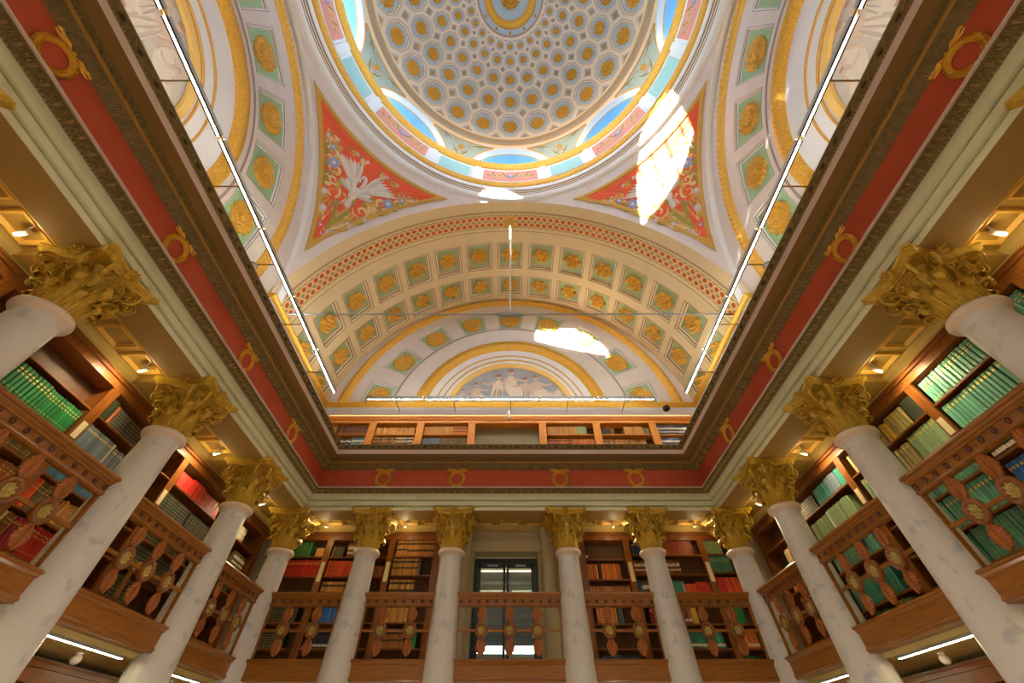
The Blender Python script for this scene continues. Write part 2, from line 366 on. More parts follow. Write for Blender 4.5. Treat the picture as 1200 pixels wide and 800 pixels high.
for sxn, syn, nm in ((-1, 1, 'left'), (1, 1, 'right'), (-1, -1, 'near left'), (1, -1, 'near right')):
    root = ob('ceiling_pendentive', None, label='pale pendentive with red painted triangle, %s of the dome' % (nm if syn < 0 else 'far ' + nm), cat='pendentive', kind='structure')
    mb = MB(); mb.grid(lambda p, t: (lambda q: (q[0] * sxn, q[1] * syn, q[2]))(pend_fn(p, t)), [pi / 2 * i / 36 for i in range(37)], [i / 12 for i in range(13)], 0, True)
    ob('plaster', mb.mesh('plaster', PEND), root)
    if syn < 0: continue
    def surf(p, h): 
        x, y = p; r = sqrt(x * x + y * y); k = (RS - h) / RS
        return (x * k * sxn, y * k * syn, S0 + (zsph(x, y) - S0) * k)
    o_ = tri_boundary(0); i_ = tri_boundary(.075); j_ = tri_boundary(.10)
    bm = MB().loops([[surf(p, .0) for p in o_], [surf(p, .045) for p in o_], [surf(p, .06) for p in i_], [surf(p, .03) for p in j_]], [0, 0, 0])
    ob('gold_border', bm.mesh('gold_border', mat('pendentive gold border', srgb(206, 164, 70), .6, .1, noise=.35, scale=30)), root)
    gm = MB(); n = len(j_); c0 = plan_to_st(5.5, 5.5)
    ST = [plan_to_st(*p) for p in j_]
    gm.loops([[gno(sxn, syn, s_, t_, 0) for s_, t_ in ST], [gno(sxn, syn, c0[0] + (s_ - c0[0]) * .6, c0[1] + (t_ - c0[1]) * .6, 0) for s_, t_ in ST], [gno(sxn, syn, c0[0] + (s_ - c0[0]) * .2, c0[1] + (t_ - c0[1]) * .2, 0) for s_, t_ in ST]], [0, 0], cap=0)
    ob('red_ground', gm.mesh('red_ground', REDP), root)
    # painted grotesque: swan between scrolls; coordinates s (across), t (towards the crown)
    smin = min(p[0] for p in ST); smax = max(p[0] for p in ST); tmin = min(p[1] for p in ST); tmax = ST[10][1]
    W2 = (smax - smin) / 2; HT = tmax - tmin
    keys = ['gold', 'tan', 'olive', 'lilac', 'blue', 'white', 'grey', 'pink']; KI = {k: i for i, k in enumerate(keys)}
    sc = MB(); sw = MB(); fl = MB()
    def L(u, v):                                          # u -1..1 across, v 0 foot .. 1 crown edge, kept inside the border
        k = max(.0, min(.80 * v - .035, .9)); return (max(-k, min(k, u)) * W2, tmin + (.03 + v * .93) * HT)
    def stroke(mbx, P, w, key, lay=0):
        P = [L(*p) for p in P]; n = len(P) - 1
        ridge(mbx, lambda s_, t_, h: gno(sxn, syn, s_, t_, h + lay * .006), P, taper(n, w * HT), .012, KI[key])
    def spot(mbx, u, v, r, key, lay=1, lobes=6):
        x, y = L(u, v); blob(mbx, lambda s_, t_, h: gno(sxn, syn, s_, t_, h + lay * .006), x, y, r * HT, r * HT, .012, KI[key], 18, 0, lobes, .2)
    for q in (-1, 1):
        for k in range(7):                                 # acanthus fan at the foot
            a = k * .17 + .06; stroke(sc, bez((0, .10), (q * a * .14, .26), (q * (.03 + .24 * sin(a * 1.2)), .22 + .26 * cos(a * 1.15)), 6), .07, ('gold', 'olive', 'tan')[k % 3], k % 2)
        for (cu, cv, r, a0, d) in ((.22, .50, .085, 0, 1), (.36, .70, .075, 2, -1), (.52, .80, .06, 0, 1), (.13, .22, .055, 1, -1), (.30, .60, .05, 2, 1), (.66, .885, .045, 1, -1)):
            P = spiral(0, 0, 1, 1.35, a0, 16, d * q); stroke(sc, [(q * cu + p[0] * r * HT / W2, cv + p[1] * r) for p in P], .042, 'tan')
            for k in range(5): 
                b0 = a0 + k * 1.25; stroke(sc, bez((q * cu + cos(b0) * r * HT / W2, cv + sin(b0) * r), (q * cu + 1.5 * cos(b0 + .3) * r * HT / W2, cv + 1.5 * sin(b0 + .3) * r), (q * cu + 1.9 * cos(b0 + .8) * r * HT / W2, cv + 1.8 * sin(b0 + .8) * r), 4), .045, ('olive', 'gold', 'tan')[k % 3], 1)
        stroke(sc, bez((q * .02, .08), (q * .3, .35), (q * .34, .62), 10), .03, 'olive'); stroke(sc, bez((q * .34, .66), (q * .5, .86), (q * .86, .955), 10), .03, 'gold')
        for k in range(6): stroke(sc, bez((q * (.62 + .05 * k), .87 + .016 * k), (q * (.64 + .05 * k), .90 + .012 * k + .03 * (-1) ** k), (q * (.69 + .05 * k), .885 + .015 * k + .035 * (-1) ** k), 4), .024, ('tan', 'lilac')[k % 2], 1)
        for k in range(5): stroke(sc, bez((q * .02, .05 + .03 * k), (q * .06, .08 + .04 * k), (q * (.05 + .02 * k), .13 + .04 * k), 4), .03, ('lilac', 'tan')[k % 2], 1)
        for (u, v, r, c) in ((.43, .74, .05, 'blue'), (.18, .30, .035, 'lilac'), (.56, .86, .028, 'blue'), (.30, .45, .03, 'lilac'), (.7, .92, .02, 'lilac'), (.09, .14, .025, 'blue')):
            spot(fl, q * u, v, r, c, 2); spot(fl, q * u, v, r * .4, 'white', 3, 0)
        for (cu, cv, r, a0, d) in ((.12, .34, .05, 2, 1), (.42, .62, .045, 1, 1), (.24, .40, .045, 0, -1), (.60, .80, .04, 2, 1), (.08, .16, .03, 0, 1)):
            P = spiral(0, 0, 1, 1.2, a0, 14, d * q); stroke(sc, [(q * cu + p[0] * r * HT / W2, cv + p[1] * r) for p in P], .034, 'olive' if d > 0 else 'gold', 1)
        for k in range(7):                                 # wing feathers sweep up and out
            f = k / 6; stroke(sw, bez((q * .045, .585 + .012 * k), (q * (.10 + .10 * f), .86 - .10 * f), (q * (.15 + .36 * f), .93 - .07 * f), 7), .040, ('white', 'grey', 'white')[k % 3], 2 + k % 2)
        for (cu, cv, r, a0, d) in ((.50, .90, .04, 1, -1), (.62, .93, .035, 0, 1), (.16, .955, .03, 2, 1), (.33, .95, .035, 0, -1), (.74, .945, .028, 1, -1)):
            P = spiral(0, 0, 1, 1.2, a0, 14, d * q); stroke(sc, [(q * cu + p[0] * r * HT / W2, cv + p[1] * r) for p in P], .03, 'tan' if d > 0 else 'gold', 1)
            for k in range(3): stroke(sc, bez((q * cu + cos(k * 2) * r * HT / W2, cv + sin(k * 2) * r), (q * cu + 1.4 * cos(k * 2 + .4) * r * HT / W2, cv + 1.4 * sin(k * 2 + .4) * r), (q * cu + 1.7 * cos(k * 2 + 1) * r * HT / W2, cv + 1.7 * sin(k * 2 + 1) * r), 4), .032, ('olive', 'lilac', 'gold')[k], 0)
        for k in range(4): stroke(sw, bez((q * .03, .60), (q * (.07 + .02 * k), .70 - .02 * k), (q * (.11 + .05 * k), .765 - .035 * k), 5), .045, ('white', 'grey')[k % 2], 4)
    for k in range(5): stroke(sw, bez((0, .58), ((k - 2) * .015, .50), ((k - 2) * .03, .44), 5), .036, ('grey', 'white')[k % 2], 2)
    x, y = L(0, .61); blob(sw, lambda s_, t_, h: gno(sxn, syn, s_, t_, h + .016), x, y, .040 * HT, .075 * HT, .02, KI['white'], 14)
    stroke(sw, bez((0, .65), (-.055, .76), (.0, .815), 8) + bez((.0, .815), (.055, .84), (.045, .75), 5)[1:], .034, 'white', 5)
    spot(sw, .046, .755, .016, 'white', 6, 0); stroke(sw, [(.046, .75), (.04, .725), (.036, .70)], .014, 'gold', 6)
    IM = [INK[k] for k in keys]
    ob('painted_scroll', sc.mesh('painted_scroll', IM), root); ob('painted_swan', sw.mesh('painted_swan', IM), root); ob('painted_flower', fl.mesh('painted_flower', IM), root)

# ------------------------------------------------------------------ ring cornice and painted drum
drum = ob('trim_drum', None, label='white ring cornice and painted drum band below the dome', cat='cornice', kind='structure')
mb = MB(); N = 96
mb.lathe([(A + .02, H - .02), (A, H), (6.80, 14.66), (6.66, 14.76), (6.62, 14.82)], N, 0)
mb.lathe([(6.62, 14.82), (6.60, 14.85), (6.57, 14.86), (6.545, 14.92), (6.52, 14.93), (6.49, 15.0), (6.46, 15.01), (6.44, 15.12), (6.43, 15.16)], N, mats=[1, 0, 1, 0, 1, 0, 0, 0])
mb.lathe([(6.30, 15.42), (6.42, 15.43), (6.42, 17.06)], N, 0)
ob('ring_cornice', mb.mesh('ring_cornice', [RINGW, mat('ring brown gold line', srgb(150, 120, 70), .6)]), drum)  # thin brown gold lines between the white steps of the ring
def goldring(name, prof, nb, amp):
    m = MB(); n = nb * 4; U = [2 * pi * i / n for i in range(n + 1)]
    def f(a, k):
        r, z = prof[k]; e = amp * abs(sin(nb * a / 2 + k * .8)) * (1 if 0 < k < len(prof) - 1 else 0); return ((r - e) * cos(a), (r - e) * sin(a), z - e * .4)
    m.grid(f, U, range(len(prof)), 0, True); return ob(name, m.mesh(name, GOLD), drum)
goldring('lower_gold_ring', [(6.43, 15.16), (6.39, 15.20), (6.36, 15.29), (6.31, 15.36), (6.30, 15.42)], 110, .04)
goldring('upper_gold_ring', [(6.42, 17.04), (6.36, 17.08), (6.34, 17.14), (6.26, 17.2), (6.235, 17.28), (6.235, 17.42), (6.30, 17.43)], 130, .035)
mb = MB(); mb.lathe([(6.30, 17.43), (6.34, 17.36), (6.9, 17.36)], N, 0); ob('ledge', mb.mesh('ledge', RINGW), drum)
PINK = mat('pink drum panel', srgb(228, 150, 138), .8, noise=.1, scale=6); AQUA = mat('aqua drum panel', srgb(158, 206, 208), .8, noise=.07, scale=5)
def drumP(s_, t_, h): a = s_ / 6.42; return ((6.415 - h) * sin(a), (6.415 - h) * cos(a), t_)
def panel(hw, z0, z1, floor):
    m = MB(); L_ = []
    for mg, h in ((0, .0), (.0, .04), (.06, .04), (.09, .012)):
        n = 8; x0 = -hw + mg; x1 = hw - mg
        L_.append([drumP(x0 + (x1 - x0) * i / n, z0 + mg, h) for i in range(n + 1)] + [drumP(x1 + (x0 - x1) * i / n, z1 - mg, h) for i in range(n + 1)])
    m.loops(L_, [0, 0, 0]); n = 8; x0 = -hw + .09; x1 = -x0
    m.grid(lambda u, v: drumP(u, v, .012), [x0 + (x1 - x0) * i / n for i in range(n + 1)], [z0 + .09, z1 - .09], 1, True, flip=True)
    return m
pk = panel(1.30, 15.62, 16.98, PINK).mesh('pink_panel', [RINGW, PINK]); aq = panel(.78, 15.66, 16.94, AQUA).mesh('aqua_panel', [RINGW, AQUA])
pd = MB(); fnp = lambda s_, t_, h: drumP(s_, t_, h + .02)
for q in (-1, 1):
    ridge(pd, fnp, bez((q * .1, 16.1), (q * .6, 16.7), (q * 1.05, 16.2), 8), taper(8, .10), .015, 0)
    ridge(pd, fnp, spiral(q * .75, 16.3, .28, 1.3, 0, 14, q), .06, .015, 0); ridge(pd, fnp, spiral(q * .38, 16.42, .2, 1.2, 2, 12, -q), .06, .015, 0)
    for k in range(4): ridge(pd, fnp, bez((q * (.2 + .22 * k), 16.3), (q * (.3 + .22 * k), 16.6 - .1 * k), (q * (.38 + .22 * k), 16.72 - .3 * (k % 2)), 4), taper(4, .1), .015, 2)
blob(pd, fnp, 0, 16.35, .2, .22, .02, 1, 16, 0, 8, .2); blob(pd, fnp, 0, 16.35, .09, .1, .04, 3, 10)
pdm = pd.mesh('painted_scroll', [INK['tan'], INK['blue'], INK['olive'], INK['white']])
pil = MB().loops([[drumP(x, z, h) for x, z in ((-.13, 15.5), (.13, 15.5), (.13, 17.04), (-.13, 17.04))] for h in (0, .05)], [0], cap=0).mesh('drum_pilaster', RINGW)
for k in range(8):
    a = -k * pi / 4
    p_ = ob('pink_panel', pk, drum, rot=(0, 0, a)); ob('painted_scroll', pdm, p_)
    ob('aqua_panel', aq, drum, rot=(0, 0, a - pi / 8))
    for d in (-1, 1): ob('drum_pilaster', pil, drum, rot=(0, 0, a + d * R(13.3)))

# ------------------------------------------------------------------ dome
dome = ob('ceiling_dome', None, label='coffered dome with eight arched windows and gold oculus', cat='dome', kind='structure')
def dp(phi, az, rho): return (rho * sin(phi) * sin(az), rho * sin(phi) * cos(az), HC + rho * cos(phi))
LT = [log(.514) - .297 * i for i in range(5)]; DA = R(15)
def cell(i, u, w, rho): return dp(2 * atan(exp(LT[i] + .297 * w)), u * DA, rho)
OC, CC = .44, .19
b_ = OC * tan(pi / 8)
OCT = [(b_, -OC), (OC, -b_), (OC, b_), (b_, OC), (-b_, OC), (-OC, b_), (-OC, -b_), (-b_, -OC)]
OUT = [(.5 - CC, -.5), (.5, -.5 + CC), (.5, .5 - CC), (.5 - CC, .5), (-.5 + CC, .5), (-.5, .5 - CC), (-.5, -.5 + CC), (-.5 + CC, -.5)]
net = MB()
for i in range(5):
    for k in range(24):
        net.loops([[cell(i, u + k, w, RD) for u, w in OUT], [cell(i, u * (1) + k, w, RD) for u, w in OCT]], [0], sm=True)
ob('dome_net', net.mesh('dome_net', DOMEW), dome)
PINKL = mat('rose grey line', srgb(190, 162, 152), .8)
for i in range(5):
    sc_ = exp(-.297 * i)
    def lp(f, d): return [cell(i, u * f, w * f, RD + d * sc_ ** .5) for u, w in OCT]
    cme = MB().loops([lp(1, 0), lp(.95, .0), lp(.93, .05), lp(.84, .05), lp(.81, .07), lp(.77, .13)], [1, 0, 0, 2, 0], cap=3).mesh('octagonal_coffer', [DOMEW, PINKL, BLUEL, BLUEF])
    r_ = .255 * DA * RD * sin(2 * atan(exp(LT[i])))
    rme = rosette_mb(1, 1, 10, lambda s_, t_, h: cell(i, s_ * .255, t_ * .255 / .297 * DA, RD + .12 * sc_ ** .5 - h * .3 * r_)).mesh('rosette', GOLD)
    for k in range(24):
        c = ob('octagonal_coffer', cme, dome, rot=(0, 0, -k * DA)); ob('rosette', rme, c)
for i in range(6):
    sc_ = exp(-.297 * (i - .5)) 
    def cw(u, w, rho): return dp(2 * atan(exp(log(.514) - .297 * (i - .5) + .297 * w)), u * DA, rho)
    dia = [(0, -CC), (CC, 0), (0, CC), (-CC, 0)]
    if i == 0: dia = [(CC, 0), (0, -CC), (-CC, 0)]
    if i == 5: dia = [(CC, 0), (0, CC), (-CC, 0)]
    cu = 0; cwv = {0: -.06, 5: .06}.get(i, 0)
    def lq(f, d): return [cw(u * f, cwv + (w - cwv) * f, RD + d * sc_ ** .5) for u, w in dia]
    m = MB().loops([lq(1, 0), lq(.88, 0), lq(.78, .07)], [1, 0], cap=2)
    r0 = .055 if i not in (0, 5) else .04
    m.join(rosette_mb(1, 1, 6, lambda s_, t_, h: cw(s_ * r0, cwv + t_ * r0 / .297 * DA, RD + (.07 - h * .07) * sc_ ** .5), m=3, n=12, rings=((1, 0, .1), (.9, .5, .1), (.5, .8, .1), (.2, 1, 0))))
    me = m.mesh('diamond_coffer', [DOMEW, PINKL, mat('grey diamond floor', srgb(172, 174, 180), .8), GOLD])
    for k in range(24): ob('diamond_coffer', me, dome, rot=(0, 0, -(k + .5) * DA))
# crown medallion
ph0 = 2 * atan(exp(LT[4] - .1485))
m = MB()
def zn(phi, d=0): return (RD + d)
prof = [(ph0, 0), (R(14.5), 0), (R(14.1), -.02), (R(13.6), 0), (R(13.5), .10)]
m.lathe([((RD + d) * sin(p), HC + (RD + d) * cos(p)) for p, d in prof], 64, mats=[0, 1, 1, 0]); m.lathe([((RD + .1) * sin(p), HC + (RD + .1) * cos(p)) for p in (R(13.5), R(12), R(11))], 64, 2)
ob('crown_rim', m.mesh('crown_rim', [DOMEW, PINKL, BLUEF]), dome)
m = MB(); nb = 60; n = 240
pr = [(R(11.3), .1), (R(11.0), -.02), (R(10.2), -.08), (R(9.2), -.08), (R(8.4), -.0), (R(7.8), .14)]
m.grid(lambda a, k: ((RD + pr[k][1] - .015 * abs(sin(nb * a / 2))) * sin(pr[k][0]) * cos(a), (RD + pr[k][1]) * sin(pr[k][0]) * sin(a), HC + (RD + pr[k][1] - .02 * abs(sin(nb * a / 2 + k))) * cos(pr[k][0])), [2 * pi * i / n for i in range(n + 1)], range(6), 0, True)
ob('crown_gold_ring', m.mesh('crown_gold_ring', GOLD), dome)
m = MB().lathe([((RD + .14) * sin(p), HC + (RD + .14) * cos(p)) for p in (R(8), R(5), R(2.5), R(.01))], 48, 0); ob('crown_disc', m.mesh('crown_disc', mat('crown blue', srgb(172, 198, 224), .8)), dome)
m = rosette_mb(.47, .16, 16, lambda s_, t_, h: (s_, t_, HC + RD + .12 - h)); ob('crown_rosette', m.mesh('crown_rosette', GOLD), dome)
sm_ = rosette_mb(.07, .06, 6, lambda s_, t_, h: (s_, (RD + .1) * sin(R(12.5)) + t_, HC + (RD + .1) * cos(R(12.5)) - h), n=12).mesh('crown_boss', GOLD)
for k in range(12): ob('crown_boss', sm_, dome, rot=(0, 0, k * pi / 6))
# band under the coffers and the window zone
PH1 = 2 * atan(exp(LT[0] + .1485))
m = MB(); bd = [(PH1, 0), (R(62.6), 0), (R(62.8), -.03), (R(63.2), -.03), (R(63.3), -.015), (R(66.2), -.015), (R(66.3), -.03), (R(66.8), -.03), (R(67), 0), (R(68.0), 0)]
m.lathe([((RD + d) * sin(p), HC + (RD + d) * cos(p)) for p, d in bd], 96, mats=[0, 0, 1, 1, 2, 1, 1, 0, 0])
ob('key_band', m.mesh('key_band', [DOMEW, GOLDP, mat('grey key band', srgb(176, 164, 154), .8, noise=.1, scale=30)]), dome)
kb = MB()
for k in range(192):
    a = 2 * pi * k / 192; fn = lambda s_, t_, h: dp(R(64.75) - t_ / RD, a + s_ / 6, RD - .015 - h)
    ridge(kb, fn, [(-.07, -.09), (-.07, .09), (.05, .09), (.05, -.03)], .022, .008)
ob('key_fret', kb.mesh('key_fret', mat('fret paint', srgb(150, 138, 132), .8)), dome, kind='stuff')
AR, AZC = 1.95, 17.67
def arch_phi(az):                      # dome polar angle where the window cylinder cuts the shell
    lo, hi = R(60), R(95)
    for _ in range(40):
        md = (lo + hi) / 2; x = RD * sin(md) * sin(az); z = HC + RD * cos(md) - AZC
        ins = (abs(x) < AR) and (z < sqrt(max(0, AR * AR - x * x)))
        if ins: hi = md
        else: lo = md
    return (lo + hi) / 2
azs = [R(-22.5 + 45 * i / 60) for i in range(61)]
zone = MB(); zone.grid(lambda a, t: dp(R(68) + (min(arch_phi(a), R(93)) - R(68)) * t, a, RD), azs, [0, .25, .5, .75, 1], 0, True)
zme = zone.mesh('window_zone', DOMEW)
# reveal: horizontal cylinder, white then gold line then painted blue
def rev(al, y): return (AR * cos(al), y, AZC + AR * sin(al))
def yin(al):
    x = AR * cos(al); z = AZC + AR * sin(al) - HC; return sqrt(max(0, RD * RD - z * z - x * x))
als = [R(-14) + (pi + R(28)) * i / 44 for i in range(45)]
rv = MB(); fr = [0, .235, .285, .7, 1.75]
rv.grid(lambda al, k: rev(al, yin(al) + fr[k] if k else yin(al)), als, range(5), lambda i, j: (0, 1, 2, 2)[j], True)
rme = rv.mesh('window_reveal', [RINGW, GOLDP, SKYB])
hood = MB(); hood.tube([rev(al, yin(al) - .02) for al in als], .05, 8, 0); hme = hood.mesh('arch_moulding', RINGW)
glz = MB(); YG = 7.75
glz.add([(AR * cos(a), YG, AZC + AR * sin(a)) for a in [pi * i / 24 for i in range(25)]] + [(-AR, YG, 17.4), (AR, YG, 17.4)], [list(range(27))], 0); gme = glz.mesh('glass_pane', GLASS)
wf = MB(); wf.loops([[(r * cos(a), y, AZC + r * sin(a)) for a in [pi * (i - 2) / 24 for i in range(29)]] for r, y in ((AR + .05, YG - .06), (AR - .27, YG - .06), (AR - .27, YG + .06), (AR + .05, YG + .06))], [0, 0, 0], closed=False); wf.box(-AR - .1, YG - .05, 17.1, AR + .1, YG + .05, 17.9); wfm = wf.mesh('window_frame', WHITE)
mulm = [MB().box(x - .022, YG - .04, 17.3, x + .022, YG + .04, AZC + sqrt(AR * AR - x * x)).mesh('mullion', WHITE) for x in (-.96, -.32, .32, .96)]
# painted spandrels between the windows
spz = MB(); sa = [R(7.9 + 29.2 * i / 40) for i in range(41)]
SPB = mat('spandrel blue', srgb(164, 192, 210), .8, noise=.12, scale=8)
def arch_ph2(a):
    d = abs(((a + R(22.5)) % R(45)) - R(22.5)); return min(arch_phi(max(d, 0) ), R(88))
def low(a):
    p = arch_ph2(a) - R(1.1); return max(p, R(69.0))
spz.grid(lambda a, t: dp(R(69.0) + (low(a) - R(69.0)) * t, a, RD - .02), sa, [0, .5, 1], 0, True)
spm = spz.mesh('spandrel_panel', SPB)
spb = MB(); spb.tube([dp(R(69.0), a, RD - .02) for a in sa], .035, 6); 
for rng in ([a for a in sa if a <= R(17.2)], [a for a in sa if a >= R(27.8)]): spb.tube([dp(low(a), a, RD - .02) for a in rng], .04, 6)
spbm = spb.mesh('gold_edge', GOLDP)
sps = MB(); sfn = lambda s_, t_, h: dp(R(69) + t_ / RD, R(22.5) + s_ / 6.4, RD - .03 - h)
for q in (-1, 1):
    ridge(sps, sfn, spiral(q * .42, .33, .2, 1.3, 0, 14, q), .05, .015, 0); ridge(sps, sfn, spiral(q * .85, .18, .12, 1.2, 1, 12, -q), .04, .015, 1)
    ridge(sps, sfn, bez((0, 1.3), (q * .35, .9), (q * .4, .5), 6), taper(6, .09), .015, 1); ridge(sps, sfn, bez((q * .5, .3), (q * .8, .05), (q * 1.25, .08), 6), taper(6, .07), .015, 1)
    for k in range(4): ridge(sps, sfn, bez((q * .05, .5 + .16 * k), (q * .2, .45 + .16 * k), (q * .27, .34 + .2 * k), 4), taper(4, .08), .015, 1)
blob(sps, sfn, 0, .55, .16, .24, .03, 0, 14, 0, 5, .15); blob(sps, sfn, 0, .85, .08, .12, .03, 2, 10)
spsm = sps.mesh('painted_scroll', [INK['gold'], INK['olive'], INK['pink']])
for k in range(8):
    a = -k * pi / 4
    w = ob('window_%d' % (k + 1), None, loc=(0, 0, 0), rot=(0, 0, a), label='arched dome window with blue painted reveal, %s' % ('facing the far end of the hall', 'far right', 'at the right', 'near right', 'behind the camera', 'near left', 'at the left', 'far left')[k], cat='window', kind='structure')
    ob('window_reveal', rme, w); ob('arch_moulding', hme, w); ob('glass_pane', gme, w); f_ = ob('window_frame', wfm, w)
    for mm in mulm: ob('mullion', mm, f_)
    ob('window_zone', zme, dome, rot=(0, 0, a)); s_ = ob('spandrel_panel', spm, dome, rot=(0, 0, a)); ob('gold_edge', spbm, s_); ob('painted_scroll', spsm, s_)
# outer jacket so that no daylight leaks round the windows
jk = MB(); jk.lathe([(RD + .5, 19.9), (RD + .4, 20.6), (5.2, 23), (.01, 24.6)], 48, 0); jk.lathe([(6.5, 17.15), (9.0, 17.2)], 48, 0)
ob('outer_shell', jk.mesh('outer_shell', CREAM), dome)

# ------------------------------------------------------------------ lunette walls (end wall and two side walls)
PCREAM = mat('fresco cream', srgb(226, 212, 190), .8, noise=.12, scale=4); PB = mat('fresco brown', srgb(168, 128, 108), .8, noise=.2, scale=4)
PS = mat('fresco slate', srgb(166, 170, 180), .8, noise=.2, scale=2); PSH = mat('fresco shade', srgb(160, 146, 138), .8); PSK = mat('fresco skin', srgb(206, 182, 164), .8); PRU = mat('fresco russet', srgb(172, 108, 84), .8, noise=.15, scale=5)
FRES = [PS, PCREAM, PB, PSH, PSK, PRU]
def figure(mb, fn, x, z, h, lean=0, arm=1, dark=0, seat=False):
    k = h
    robe = 1
    P = lambda u, v: (x + (u + lean * v) * k, z + v * k)
    def st(pts, w, key, lay=0): ridge(mb, lambda s_, t_, hh: fn(s_, t_, hh + lay * .006), pts, [q * k for q in w], .012, key)
    if seat:
        st(bez(P(-.05, .62), P(.1, .35), P(.42, .33), 6), [.2, .26, .3, .3, .26, .22, .14], 1, 1); st(bez(P(.40, .36), P(.46, .2), P(.40, .0), 5), [.14, .2, .2, .2, .22, .24], 1, 1)
        st(bez(P(.30, .34), P(.33, .2), P(.26, .02), 5), [.05] * 6, 3, 2)
    else:
        st(bez(P(0, .66), P(-.03, .3), P(.02, 0), 6), [.2, .24, .26, .28, .3, .34, .36], 1, 1)
        for q in (-.08, .02, .1): st(bez(P(q * .5, .6), P(q, .3), P(q * 1.4, .02), 5), [.02, .05, .05, .05, .04, .02], 3, 2)
    st(bez(P(0, .56), P(.01, .7), P(.0, .82), 4), [.2, .24, .26, .2, .08], 4 if dark else 1, 2)
    st(bez(P(.07 * arm, .77), P(.22 * arm, .66), P(.36 * arm, .74), 5), [.07, .075, .06, .055, .05, .04], 4, 3)
    st(bez(P(-.08 * arm, .77), P(-.18 * arm, .6), P(-.1 * arm, .48), 5), [.07, .075, .06, .055, .05, .04], 4, 3)
    c = P(.01, .91); blob(mb, lambda s_, t_, hh: fn(s_, t_, hh + .02), c[0], c[1], .062 * k, .078 * k, .012, 4, 10); blob(mb, lambda s_, t_, hh: fn(s_, t_, hh + .028), c[0] - .01 * k, c[1] + .035 * k, .066 * k, .05 * k, .01, 2, 10)
def lunette(label, place, bead, cf, line, gold, rings_, paint, kth, pal, figs):
    """place(x,z,d): wall coordinates (x along the wall, z above SW, d into the wall) -> 3-D"""
    root = ob('trim_lunette', None, label=label, cat='lunette', kind='structure')
    P = lambda r, t, d: place(r * sin(t), r * cos(t), d)
    hw, r0, r1 = cf; th = [R(-104)]
    for k in kth: th += [k - hw, k, k + hw]
    th += [R(104)]; th = sorted(set(t for t in th if -R(104) <= t <= R(104)))
    isin = lambda j: any(abs((th[j] + th[j + 1]) / 2 - k) < hw for k in kth)
    m = MB(); RBs = [7.5, r1, r0, line[0]]
    m.grid(lambda r, t: P(r, t, 0), RBs, th, 0, False, hole=lambda i, j: i == 1 and isin(j)); m.grid(lambda r, t: P(r, t, 0), [line[0], gold[0]], [R(-104 + 208 * i / 48) for i in range(49)], 0, False)
    ob('wall_ring', m.mesh('wall_ring', LWALL), root)
    def lp(mg, d, k):
        a, b, w = r0 + mg, r1 - mg, hw - mg / ((r0 + r1) / 2)
        return [P(a, k - w, d), P(a, k, d), P(a, k + w, d), P(b, k + w, d), P(b, k, d), P(b, k - w, d)]
    for k in kth:
        c = ob('coffer', MB().loops([lp(0, 0, k), lp(.018, -.006, k), lp(.028, .03, k), lp(.055, .03, k), lp(.065, .06, k), lp(.08, .11, k)], [1, 0, 2, 1, 2], cap=3).mesh('coffer', [LWALL, GREYL, RINGW, GREENM]), root)
        rc = (r0 + r1) / 2
        ob('rosette', rosette_mb(.43, .10, 14, lambda s_, t_, h: P(rc + t_, k + s_ / rc, .105 - h), n=42).mesh('rosette', GOLD), c)
    n = 96; U = [R(-104 + 208 * i / n) for i in range(n + 1)]
    m = MB()
    for r in line: m.grid(lambda t, q: P(r + q[0], t, -q[1]), U, [(0, 0), (.02, .02), (.06, .02), (.08, 0)], 0, True)
    ob('arch_moulding', m.mesh('arch_moulding', GREYL), root)
    n2 = 420; U2 = [R(-104 + 208 * i / n2) for i in range(n2 + 1)]
    m = MB(); nb = 100
    m.grid(lambda t, q: P(bead[0] + q[0] * (bead[1] - bead[0]), t, -(q[1] + q[2] * .07 * abs(sin(nb * t)) * .8)), U2, [(0, 0, 0), (.12, .05, 0), (.25, .05, 0), (.32, .08, .5), (.5, .13, 1), (.68, .08, .5), (.75, .05, 0), (.88, .06, 0), (1, 0, 0)], 0, True)
    ob('bead_moulding', m.mesh('bead_moulding', GOLD), root)
    m = MB(); g0, g1 = gold; nb = 130
    m.grid(lambda t, q: P(g0 + q[0] * (g1 - g0), t, -(q[1] + q[2] * .03 * sin(nb * t))), U2, [(0, .0, 0), (.06, .06, 0), (.28, .06, 0), (.34, .09, 1), (.6, .11, -1), (.85, .06, 1), (1, -.10, 0)], lambda i, j: 1 if j < 2 else 0, True)
    ob('gold_arch', m.mesh('gold_arch', [GOLD, GOLDB]), root)
    m = MB(); pr = [(g1, .10)]
    for r in rings_: pr += [(r + .05, .10)]
    pr += [(rings_[-1] - .05, .12), (paint + .22, .12)]
    m.grid(lambda t, q: P(q[0], t, q[1]), U, pr, 0, False); ob('plain_fascia', m.mesh('plain_fascia', RINGW), root)
    m = MB()
    for r in rings_: m.tube([P(r, t, .09) for t in U], .032, 6)
    ob('gold_fillet', m.mesh('gold_fillet', GOLDP), root)
    m = MB().grid(lambda t, q: P(q[0], t, q[1]), U, [(paint + .22, .12), (paint + .2, .06), (paint + .02, .06), (paint, .14)], 0, False); ob('ochre_arch', m.mesh('ochre_arch', mat('ochre arch border', srgb(238, 200, 116), .7)), root)
    m = MB(); fn = lambda x, z, h: place(x, z, .16 - h)
    m.add([place(0, -.6, .16)] + [P(paint + .05, t, .16) for t in U], [(0, i, i + 1) for i in range(1, len(U))], 0)
    blob(m, fn, 0, .2, paint * .92, .45, .006, 5, 16)
    for f in figs: figure(m, fn, *f)
    ob('painting', m.mesh('painting', pal), root)
    return root
LWALL = mat('lunette plaster', srgb(216, 208, 200), .75, noise=.06, scale=2)
